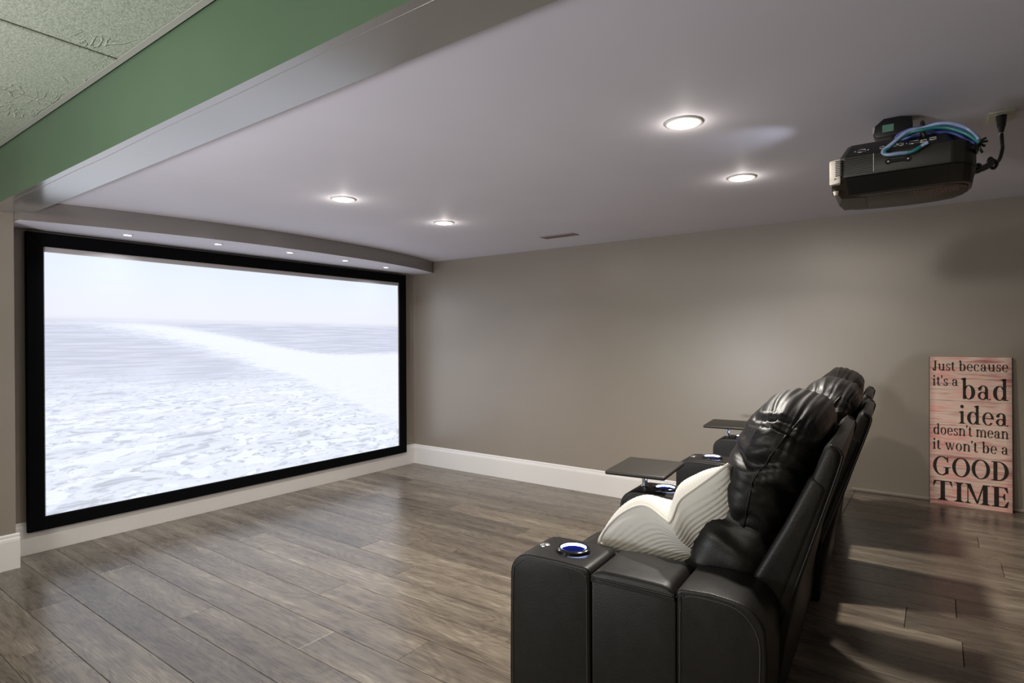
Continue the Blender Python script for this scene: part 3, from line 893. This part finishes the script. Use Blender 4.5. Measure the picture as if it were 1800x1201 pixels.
def G(ch):
    C = 1.42
    if ch == "'": return disc(.12, 1.38, .10) + [[(.03, 1.34), (.21, 1.34), (.08, 1.02), (.05, 1.02)]], .26
    if ch == ' ': return [], .42
    if ch == 'i': return rc(.12, 0, .12 + S, .98) + foot(.12, .12 + S) + flag(.12, .12 + S, .98) + disc(.22, 1.34, .135), .50
    if ch == 't': return rc(.14, .16, .14 + S, 1.2) + rc(0, .90, .52, .97) + [[(.14, .95), (.14 + S, 1.30), (.14 + S, .95)]] + ell(.40, .20, .26, .22, .05, .16, 180, 330, 10), .62
    if ch == 'o': return ell(.46, .48, .43, .51, .235, .455), .98
    if ch == 'c': return ell(.46, .48, .43, .51, .235, .455, 52, 322, 20) + disc(.70, .76, .115), .92
    if ch == 'e': return ell(.46, .48, .43, .51, .235, .455, -2, 322, 24) + rc(.20, .48, .87, .545), .94
    if ch == 'b': return rc(.14, .0, .14 + S, 1.46) + flag(.14, .14 + S, 1.46) + ell(.58, .48, .42, .50, .20, .44, -150, 150, 22, .54), 1.08
    if ch == 'd': return rc(.72, .0, .72 + S, 1.46) + flag(.72, .72 + S, 1.46) + ell(.47, .48, .42, .50, .20, .44, 30, 330, 22, .51) + rc(.90, 0, 1.08, .055), 1.12
    if ch == 'a': return rc(.54, .10, .54 + S, .72) + ell(.42, .70, .33, .28, .13, .23, 5, 165, 12) + disc(.18, .74, .115) + ell(.38, .27, .34, .28, .16, .22, 20, 340, 18) + ell(.80, .12, .16, .13, .07, .085, 180, 350, 8), .98
    if ch == 's': return ell(.38, .73, .30, .26, .14, .19, 20, 250, 14) + ell(.36, .25, .32, .27, .14, .19, -165, 80, 14) + [[(.16, .66), (.28, .50), (.68, .28), (.56, .46)]] + [[(.66, .68), (.66, .96), (.62, .96), (.58, .72)], [(.05, .30), (.05, 0), (.09, 0), (.13, .24)]], .74
    if ch == 'n': return rc(.12, 0, .12 + S, .98) + foot(.12, .12 + S, e=.12) + flag(.12, .12 + S, .98) + ell(.56, .62, .37, .37, .17, .29, 0, 150, 12) + rc(.73, 0, .93, .64) + foot(.73, .93, e=.12), 1.08
    if ch == 'u': return rc(.12, .34, .12 + S, .96) + flag(.12, .12 + S, .96) + ell(.49, .36, .37, .37, .17, .29, 180, 330, 12) + rc(.72, 0, .72 + S, .96) + flag(.72, .72 + S, .96) + rc(.92, 0, 1.06, .055), 1.10
    if ch == 'm':
        g = rc(.12, 0, .12 + S, .98) + foot(.12, .12 + S, e=.10) + flag(.12, .12 + S, .98)
        for o in (0, .58): g += ell(.54 + o, .62, .34, .37, .15, .29, 0, 150, 12) + rc(.69 + o, 0, .89 + o, .64) + foot(.69 + o, .89 + o, e=.10)
        return g, 1.62
    if ch == 'w':
        g = [[(.10, .95), (.34, .95), (.62, 0), (.50, 0)], [(.50, 0), (.60, .0), (.78, .62), (.72, .72)], [(.62, .95), (.86, .95), (1.12, 0), (1.00, 0)], [(1.00, 0), (1.10, 0), (1.38, .95), (1.31, .95)]]
        return g + rc(.0, .91, .46, .96) + rc(.52, .91, .96, .96) + rc(1.18, .91, 1.50, .96), 1.52
    if ch == 'J': return rc(.28, .20, .28 + .25, C) + rc(.12, C - .055, .70, C) + ell(.27, .16, .26, .22, .02, .16, 180, 360, 12) + disc(.10, .24, .12), .76
    if ch == 'I': return rc(.20, 0, .48, C) + foot(.20, .48, e=.18) + foot(.20, .48, C, .18, .055, -1), .70
    if ch == 'T': return rc(.50, 0, .80, C) + foot(.50, .80, e=.18) + rc(.04, C - .06, 1.26, C) + [[(.04, C), (.20, C - .05), (.02, C - .42), (-.02, C - .42)], [(1.26, C), (1.10, C - .05), (1.28, C - .42), (1.32, C - .42)]], 1.36
    if ch == 'E': return rc(.16, 0, .46, C) + rc(.0, 0, 1.0, .06) + rc(.0, C - .06, 1.0, C) + rc(.40, .70, .78, .76) + [[(.80, .50), (.86, .50), (.86, .96), (.80, .96), (.70, .74)], [(1.0, 0), (.78, .05), (1.04, .44), (1.09, .44)], [(1.0, C), (.78, C - .05), (1.0, C - .40), (1.05, C - .40)]], 1.14
    if ch == 'M': return rc(.14, 0, .20, C) + foot(.14, .20, e=.16) + [[(.06, C), (.36, C), (.86, .04), (.74, .04)], [(.74, .04), (.84, .04), (1.24, C), (1.16, C)]] + rc(1.16, 0, 1.46, C) + foot(1.16, 1.46, e=.16) + rc(-.02, C - .055, .34, C) + rc(1.16, C - .055, 1.62, C), 1.66
    if ch == 'O': return ell(.74, .71, .72, .74, .44, .68, n=32), 1.50
    if ch == 'D': return rc(.16, 0, .46, C) + rc(.0, 0, .6, .06) + rc(.0, C - .06, .6, C) + ell(.56, .71, .76, .71, .46, .65, -90, 90, 20), 1.40
    if ch == 'G': return ell(.74, .71, .72, .74, .44, .68, 48, 320, 26) + rc(1.04, .10, 1.30, .60) + rc(.88, .56, 1.46, .61) + [[(1.22, 1.42), (1.27, 1.42), (1.27, .98), (1.20, .98), (1.12, 1.24)]], 1.52
    return [], .5
SWD, SHT = .352, .808
sign = empty('sign', (4.268, -.052, RZ))
tag(sign, 'rustic pink board sign with dark lettering, leaning against the back wall', 'sign')
lean = math.asin(.032 / SHT) ; sign.rotation_euler = (-lean, 0, 0)
o = link('board', bx(-SWD / 2, SWD / 2, .0, .018, -SHT / 2, SHT / 2), [M['sign']], sign); o.location = (0, 0, SHT / 2)
bm = bmesh.new()
for s in (-1, 1): box(bm, s * SWD / 2 - .0012, s * SWD / 2 + .0012, -.0004, .0185, 0, SHT)
link('board_edge', bm, M['ink'], sign)
def line(txt, u0, u1, vb, xh):
    """u across 0..1, vb baseline from top 0..1, xh x-height as share of the board"""
    polys = []; x = 0
    for ch in txt:
        g, adv = G(ch)
        for p in g: polys.append([(a + x, b) for a, b in p])
        x += adv + .06
    mx = max(a for p in polys for a, b in p); mn = min(a for p in polys for a, b in p)
    sx = (u1 - u0) * SWD / (mx - mn); sy = xh * SHT
    bm = bmesh.new()
    for p in polys:
        vs = [bm.verts.new((-SWD / 2 + u0 * SWD + (a - mn) * sx, -.0016, (1 - vb) * SHT + b * sy)) for a, b in p]
        try: f = bm.faces.new(vs)
        except Exception: continue
    bmesh.ops.triangulate(bm, faces=bm.faces[:])
    me_o = link('lettering', bm, M['ink'], sign)
    return me_o
line('Just because', .04, .955, .093, .0475)
line("it's a", .04, .365, .196, .048)
line('bad', .395, .955, .281, .097)
line('idea', .37, .955, .446, .085)
line("doesn't mean", .05, .955, .5285, .0505)
line("it won't be a", .04, .955, .630, .0505)
line('GOOD', .045, .955, .802, .0875)
line('TIME', .045, .955, .970, .0905)

# ------------------------------------------------------------------ projector, its mount, cables, outlet
P0 = Vector((4.03, -1.82, 1.66))
prj = empty('projector', P0); tag(prj, 'black video projector hung upside down under the white ceiling', 'projector')
prj['label'] = 'black video projector hanging under the white ceiling'
def sub(o, par=None):
    o.matrix_parent_inverse = Matrix.Translation(-P0); return o
def pbox(name, plan_lo, plan_hi, z0, z1, m, bev=.004):
    bm = bmesh.new(); n = len(plan_lo)
    a = [bm.verts.new((x, y, z0)) for x, y in plan_lo]; b = [bm.verts.new((x, y, z1)) for x, y in plan_hi]
    fs = [bm.faces.new(a[::-1]), bm.faces.new(b)]
    for i in range(n): bm.faces.new((a[i], a[(i + 1) % n], b[(i + 1) % n], b[i]))
    bmesh.ops.bevel(bm, geom=bm.edges[:], offset=bev, segments=2, profile=.5, affect='EDGES')
    return link(name, bm, m, prj, smooth=True, auto=35)
plan = [(3.905, -2.000), (4.165, -2.000), (4.195, -1.985), (4.213, -1.95), (4.222, -1.90), (4.222, -1.80), (4.213, -1.73), (4.185, -1.675), (4.13, -1.645), (4.05, -1.635), (3.95, -1.645), (3.885, -1.665), (3.868, -1.70), (3.866, -1.96), (3.880, -1.985)]
cx, cy = 4.04, -1.82
def scl(pl, s, t=1.0): return [(cx + (x - cx) * s, cy + (y - cy) * t) for x, y in pl]
sub(pbox('body', scl(plan, 1, 1), scl(plan, 1, 1), 1.682, 1.745, M['projbody'], .005))
# bottom shell tapers in
lo_ = [(cx + (x - cx) * .96, (cy + (y - cy) * .93) if y > cy else cy + (y - cy) * .52) for x, y in plan]
sub(pbox('bottom_shell', lo_, scl(plan, .99, .985), 1.646, 1.681, M['black'], .003))
lo2 = [(cx + (x - cx) * .90, (cy + .02 + (y - cy) * .78) if y > cy else cy + (y - cy) * .40) for x, y in plan]
sub(pbox('bottom_cover', lo2, scl(lo2, 1.02, 1.02), 1.642, 1.647, M['projrim'], .001))
# upper deck with the sloping connector panel
up_lo = [(3.905, -1.996), (4.155, -1.996), (4.195, -1.93), (4.20, -1.72), (4.12, -1.66), (3.93, -1.67), (3.885, -1.72), (3.885, -1.97)]
up_hi = [(3.918, -1.945), (4.150, -1.945), (4.18, -1.90), (4.18, -1.74), (4.10, -1.69), (3.94, -1.69), (3.905, -1.74), (3.905, -1.93)]
sub(pbox('connector_deck', up_lo, up_hi, 1.745, 1.792, M['black'], .0015))
# vent slats on the near side and the front cheek
for i in range(9):
    z = 1.690 + i * .0058
    sub(link('vent_slat', bx(3.906, 3.977, -2.0035, -1.9985, z, z + .0028), M['black'], prj))
sub(link('vent_edge', bx(3.9785, 3.9805, -2.0030, -1.998, 1.688, 1.742), M['projside'], prj))
bm = bmesh.new()
poly_extrude(bm, [(3.8625, -1.99), (3.8625, -1.80), (3.870, -1.80), (3.893, -2.0005), (3.884, -2.0012)], (1, 0, 0), (0, 1, 0), (0, 0, 1), 1.668, 1.742, bev=.003, seg=2)
sub(link('cheek', bm, M['projside'], prj, smooth=True, auto=40))
for i in range(9):
    z = 1.690 + i * .0055
    bm = bmesh.new(); poly_extrude(bm, [(3.880, -2.0025), (3.897, -2.0030), (3.897, -1.998), (3.880, -1.998)], (1, 0, 0), (0, 1, 0), (0, 0, 1), z, z + .0026)
    sub(link('vent_slat', bm, M['black'], prj))
# slanted lens hood corner and lens, facing the screen
bm = bmesh.new()
for q in ((3.878, -2.002, 1.684), (3.866, -1.975, 1.662), (3.866, -1.80, 1.640), (3.906, -2.001, 1.683), (3.948, -1.875, 1.6405), (3.885, -1.90, 1.640), (3.87, -1.70, 1.641), (3.94, -1.70, 1.641), (3.87, -1.70, 1.684), (3.95, -1.70, 1.684)):
    bm.verts.new(q)
bmesh.ops.convex_hull(bm, input=bm.verts[:])
sub(link('lens_hood', bm, M['projrim'], prj))
bm = bmesh.new(); cyl(bm, (3.874, -1.80, 1.705), .034, .026, 28, .030, axis=(-1, 0, 0)); cyl(bm, (3.850, -1.80, 1.705), .024, .003, 24, axis=(-1, 0, 0))
sub(link('lens', bm, M['blackg'], prj, smooth=True, auto=40))
bm = bmesh.new(); cyl(bm, (3.876, -1.955, 1.654), .009, .012, 16, .006, axis=(0, 0, -1))
sub(link('adjuster_foot', bm, M['projside'], prj, smooth=True, auto=40))
ld = bpy.data.lights.new('lens_light', 'SPOT'); ld.energy = 1.3; ld.color = (.72, .80, 1); ld.spot_size = math.radians(62); ld.spot_blend = 1; ld.shadow_soft_size = .02
lo = bpy.data.objects.new('lens_light', ld); COL.objects.link(lo); lo.parent = prj; lo.location = (-.20, .03, .08)
lo.rotation_euler = Vector((.30, -.04, -.20)).to_track_quat('Z', 'Y').to_euler()
# recessed handle with two screws on the near side
bm = bmesh.new(); box(bm, 4.018, 4.062, -2.0022, -1.998, 1.706, 1.716, bev=.0015, seg=1)
for x in (4.016, 4.064): cyl(bm, (x, -1.998, 1.711), .0085, .004, 18, axis=(0, -1, 0))
sub(link('latch', bm, M['blackg'], prj, smooth=True, auto=40))
for x in (4.016, 4.064):
    bm = bmesh.new(); cyl(bm, (x, -2.0015, 1.711), .0026, .002, 10, axis=(0, -1, 0))
    sub(link('screw', bm, M['chrome'], prj))
# speaker/air holes on the underside
bm = bmesh.new()
for i in range(12):
    for j in range(4):
        cyl(bm, (4.075 + i * .0095 + (j % 2) * .0045, -1.865 + j * .016, 1.6405), .0032, .0025, 8)
M['copper'] = plain('brown_dot_grille', (.16, .085, .055), .5)
o = sub(link('dot_grille', bm, M['copper'], prj)); o['kind'] = 'stuff'
# connectors on the sloping panel (slope from y -1.99,z 1.745 to y -1.945,z 1.778)
sd = Vector((0, .051, .047)).normalized(); sn = Vector((0, -.047, .051)).normalized()
def onp(x, t, h=0): return Vector((x, -1.996, 1.7452)) + sd * t + sn * h
def port_ring(x, t, r, m):
    bm = bmesh.new(); P = [onp(x, t) + Vector((1, 0, 0)) * r * cos(a * pi / 8) + sd * r * sin(a * pi / 8) + sn * .001 for a in range(16)]
    tube(bm, P, r * .28, 6, closed=True); sub(link('port', bm, m, prj, smooth=True))
M['red'] = plain('red_socket', (.35, .04, .03), .4)
for x, mm in ((4.000, M['chrome']), (4.018, M['red']), (4.0335, M['white']), (4.046, M['white'])): port_ring(x, .022, .0062, mm)
def port_d(x, w_):
    bm = bmesh.new()
    P = [onp(x + a, b, .001) for a, b in ((-w_, .016), (w_, .016), (w_ * .85, .030), (-w_ * .85, .030))]
    tube(bm, P, .0013, 5, closed=True)
    for s in (-1, 1): cyl(bm, onp(x + s * (w_ + .006), .023), .0028, .002, 8, axis=sn)
    sub(link('port', bm, M['chrome'], prj, smooth=True))
port_d(3.948, .011); port_d(4.078, .012)
bm = bmesh.new()
for a in ((4.100, .014), (4.122, .020)):
    P = [onp(a[0] + q, a[1] + r_, .001) for q, r_ in ((-.007, 0), (.007, 0), (.007, .012), (-.007, .012))]
    tube(bm, P, .0013, 5, closed=True)
sub(link('port', bm, M['white'], prj, smooth=True))
# mount
mnt = empty('ceiling_mount', (4.02, -1.66, H)); tag(mnt, 'black ceiling mount holding the projector, green label on its side', 'mount')
MI = Matrix.Translation((-4.02, 1.66, -H))
bm = bmesh.new(); poly_extrude(bm, [(3.955, 1.885), (3.968, 1.873), (4.05, 1.873), (4.065, 1.89), (4.065, 1.925), (4.03, H), (3.985, H), (3.960, 1.915)], (1, 0, 0), (0, 0, 1), (0, 1, 0), -1.70, -1.62, bev=.006, seg=2)
o = link('canopy', bm, M['black'], mnt, smooth=True, auto=40); o.matrix_parent_inverse = MI
bm = bmesh.new(); cyl(bm, (4.02, -1.66, 1.790), .017, .09, 16)
for q in ((3.95, -1.72), (4.10, -1.72)): tube(bm, [(4.02, -1.66, 1.81), (*q, 1.797)], .006, 6)
o = link('post', bm, M['black'], mnt, smooth=True, auto=40); o.matrix_parent_inverse = MI
o = link('label_plate', bx(3.982, 4.014, -1.7012, -1.6995, 1.888, 1.912), M['label'], mnt); o.matrix_parent_inverse = MI
o = link('pale_knob', bx(3.9535, 3.964, -1.697, -1.665, 1.890, 1.912, bev=.002), M['projside'], mnt, smooth=True, auto=40); o.matrix_parent_inverse = MI

# cable bundle: strands lying on the deck and hanging over its edge
STRANDS = [
    [(4.2224, -2.0180, 1.7282), (4.1974, -2.0144, 1.7643), (4.1628, -2.0210, 1.7842), (4.1287, -2.0191, 1.7908), (4.0988, -2.0140, 1.7877), (4.0645, -2.0202, 1.7840), (4.0292, -2.0201, 1.7585), (4.0038, -2.0140, 1.7404), (4.0139, -2.0192, 1.7272), (4.0401, -2.0210, 1.7257), (4.0749, -2.0143, 1.7265), (4.1014, -2.0180, 1.7396), (4.1119, -2.0216, 1.7429)],
    [(4.2255, -1.9546, 1.7484), (4.1992, -1.9574, 1.7813), (4.1636, -1.9618, 1.8027), (4.1285, -1.9554, 1.8124), (4.0978, -1.9564, 1.8090), (4.0625, -1.9620, 1.8048), (4.0343, -1.9563, 1.7934), (4.0399, -1.9554, 1.7806), (4.0762, -1.9618, 1.7839), (4.1218, -1.9574, 1.7855), (4.1688, -1.9547, 1.7744), (4.2040, -1.9614, 1.7433), (4.2227, -1.9585, 1.7337)],
    [(4.2264, -1.9424, 1.7490), (4.1995, -1.9490, 1.7785), (4.1638, -1.9471, 1.8022), (4.1284, -1.9420, 1.8130), (4.0976, -1.9482, 1.8097), (4.0620, -1.9481, 1.8067), (4.0336, -1.9420, 1.7955), (4.0409, -1.9472, 1.7817), (4.0758, -1.9490, 1.7859), (4.1217, -1.9423, 1.7881), (4.1689, -1.9460, 1.7742), (4.2044, -1.9496, 1.7448), (4.2234, -1.9429, 1.7368)],
    [(4.2236, -2.0144, 1.7216), (4.1973, -2.0188, 1.7482), (4.1629, -2.0124, 1.7727), (4.1286, -2.0134, 1.7830), (4.0989, -2.0190, 1.7814), (4.0642, -2.0133, 1.7796), (4.0288, -2.0124, 1.7557), (4.0083, -2.0188, 1.7383), (4.0157, -2.0144, 1.7281), (4.0397, -2.0117, 1.7252), (4.0750, -2.0184, 1.7255), (4.1014, -2.0155, 1.7403), (4.1118, -2.0112, 1.7458)],
    [(4.2279, -1.9250, 1.7483), (4.2003, -1.9231, 1.7754), (4.1642, -1.9180, 1.8007), (4.1284, -1.9242, 1.8116), (4.0972, -1.9241, 1.8134), (4.0609, -1.9180, 1.8110), (4.0327, -1.9232, 1.7967), (4.0428, -1.9250, 1.7856), (4.0749, -1.9183, 1.7911), (4.1216, -1.9220, 1.7905), (4.1693, -1.9256, 1.7746), (4.2055, -1.9189, 1.7496), (4.2243, -1.9209, 1.7405)],
    [(4.2281, -1.9138, 1.7487), (4.2008, -1.9074, 1.7745), (4.1643, -1.9084, 1.7985), (4.1283, -1.9140, 1.8113), (4.0969, -1.9083, 1.8163), (4.0606, -1.9074, 1.8119), (4.0323, -1.9138, 1.7973), (4.0435, -1.9094, 1.7888), (4.0746, -1.9067, 1.7927), (4.1216, -1.9134, 1.7912), (4.1695, -1.9105, 1.7761), (4.2059, -1.9062, 1.7513), (4.2247, -1.9127, 1.7416)],
    [(4.2283, -1.8991, 1.7500), (4.2012, -1.8940, 1.7728), (4.1644, -1.9002, 1.7959), (4.1283, -1.9001, 1.8119), (4.0967, -1.8940, 1.8187), (4.0603, -1.8992, 1.8120), (4.0316, -1.9010, 1.7988), (4.0443, -1.8943, 1.7918), (4.0743, -1.8980, 1.7933), (4.1215, -1.9016, 1.7928), (4.1698, -1.8949, 1.7777), (4.2062, -1.8969, 1.7521), (4.2252, -1.9020, 1.7434)],
    [(4.2286, -1.8834, 1.7515), (4.2015, -1.8844, 1.7702), (4.1646, -1.8900, 1.7937), (4.1283, -1.8843, 1.8131), (4.0965, -1.8834, 1.8201), (4.0599, -1.8898, 1.8125), (4.0309, -1.8854, 1.8011), (4.0453, -1.8827, 1.7939), (4.0741, -1.8894, 1.7940), (4.1214, -1.8865, 1.7953), (4.1700, -1.8822, 1.7785), (4.2065, -1.8887, 1.7526), (4.2258, -1.8876, 1.7461)],
    [(4.2288, -1.8700, 1.7524), (4.2017, -1.8762, 1.7670), (4.1648, -1.8761, 1.7926), (4.1282, -1.8700, 1.8137), (4.0963, -1.8752, 1.8208), (4.0595, -1.8770, 1.8139), (4.0302, -1.8703, 1.8032), (4.0464, -1.8740, 1.7951), (4.0738, -1.8776, 1.7956), (4.1213, -1.8709, 1.7979), (4.1701, -1.8729, 1.7783), (4.2068, -1.8780, 1.7537), (4.2264, -1.8718, 1.7491)],
]
cb = empty('cable_bundle', (4.10, -1.93, 1.79)); tag(cb, 'coiled bundle of blue and teal cables lying on the projector', 'cable')
CI = Matrix.Translation((-4.10, 1.93, -1.79))
cols = ['cslate', 'cblue', 'cblue', 'cteal', 'cslate', 'cteal', 'cblue', 'cslate', 'cblue']
for i in range(9):
    P = smoothpath(STRANDS[i], 6)
    bm = bmesh.new(); tube(bm, P, .0042 if i % 3 else .0050, 8)
    o = link('cable', bm, M[cols[i]], cb, smooth=True); o.matrix_parent_inverse = CI
bm = bmesh.new()
c = Vector((4.0973, -1.9300, 1.8007))
tube(bm, smoothpath([c + Vector((0, .06 * cos(t), .022 * sin(t))) for t in [k * pi / 5 for k in range(10)]], 3, True), .006, 8, closed=True)
tube(bm, [c + Vector((.0, -.055, -.01)), c + Vector((.006, -.06, -.032))], .006, 6)
o = link('cable_tie', bm, M['black'], cb, smooth=True); o.matrix_parent_inverse = CI
bm = bmesh.new()
c = Vector((4.2202, -1.9300, 1.7361))
tube(bm, smoothpath([c + Vector((0, .05 * cos(t), .016 * sin(t))) for t in [k * pi / 5 for k in range(10)]], 3, True), .0055, 8, closed=True)
for q in ((.020, -.02, .012), (.024, -.03, .0), (.018, -.02, -.010), (.012, -.03, -.030)):
    tube(bm, [c + Vector((0, -.03, 0)), c + Vector(q)], .0035, 6)
o = link('cable_tie', bm, M['black'], cb, smooth=True); o.matrix_parent_inverse = CI

# outlet and power cord
ou = empty('ceiling_outlet', (4.302, -1.492, H)); tag(ou, 'cream power outlet plate on the ceiling beside the projector', 'outlet')
link('cover_plate', bx(-.034, .034, -.062, .062, -.006, 0, bev=.003), M['white'], ou, smooth=True, auto=40)
for s in (-.028, .028):
    link('socket', bx(-.016, .016, s - .018, s + .018, -.0085, -.005, bev=.002), M['white'], ou, smooth=True, auto=40)
M['slot'] = M['dark']
bm = bmesh.new()
for q in (-.006, .006): box(bm, q - .0012, q + .0012, .022, .034, -.0090, -.0080)
link('slot', bm, M['dark'], ou)
cord = empty('power_cord', (4.302, -1.52, H - .008)); tag(cord, 'black knotted power cord from ceiling outlet to projector', 'cord')
KI = Matrix.Translation((-4.302, 1.52, -(H - .008)))
bm = bmesh.new(); cyl(bm, (4.302, -1.52, H - .045), .011, .037, 16, .015); cyl(bm, (4.302, -1.52, H - .066), .006, .022, 12, .010)
o = link('plug', bm, M['black'], cord, smooth=True, auto=40); o.matrix_parent_inverse = KI
bm = bmesh.new(); cyl(bm, (4.302, -1.52, H - .074), .0068, .010, 12)
o = link('cord_tag', bm, M['white'], cord, smooth=True, auto=40); o.matrix_parent_inverse = KI
pts = [(4.302, -1.52, H - .06), (4.303, -1.535, H - .10), Vector((4.3011, -1.5700, 1.8046)), Vector((4.2920, -1.6000, 1.7659)), Vector((4.2810, -1.6200, 1.7521)), Vector((4.2678, -1.6300, 1.7666)), Vector((4.2631, -1.6400, 1.7470)), Vector((4.2748, -1.6300, 1.7328)), Vector((4.2838, -1.6200, 1.7480)), Vector((4.2715, -1.6400, 1.7580)), Vector((4.2545, -1.6700, 1.7342)), Vector((4.2379, -1.7000, 1.7229)), Vector((4.2232, -1.7200, 1.7120)), Vector((4.2256, -1.7300, 1.7251)), Vector((4.2365, -1.7300, 1.7266)), Vector((4.2361, -1.7400, 1.7069)), Vector((4.2216, -1.7600, 1.6996)), Vector((4.2121, -1.8000, 1.7041))]
bm = bmesh.new(); tube(bm, smoothpath(pts, 6), .0052, 8)
tube(bm, smoothpath([Vector((4.2684, -1.6450, 1.7466)), Vector((4.2526, -1.6800, 1.7286)), Vector((4.2344, -1.7150, 1.7165))], 6), .010, 8)
o = link('cord', bm, M['black'], cord, smooth=True); o.matrix_parent_inverse = KI
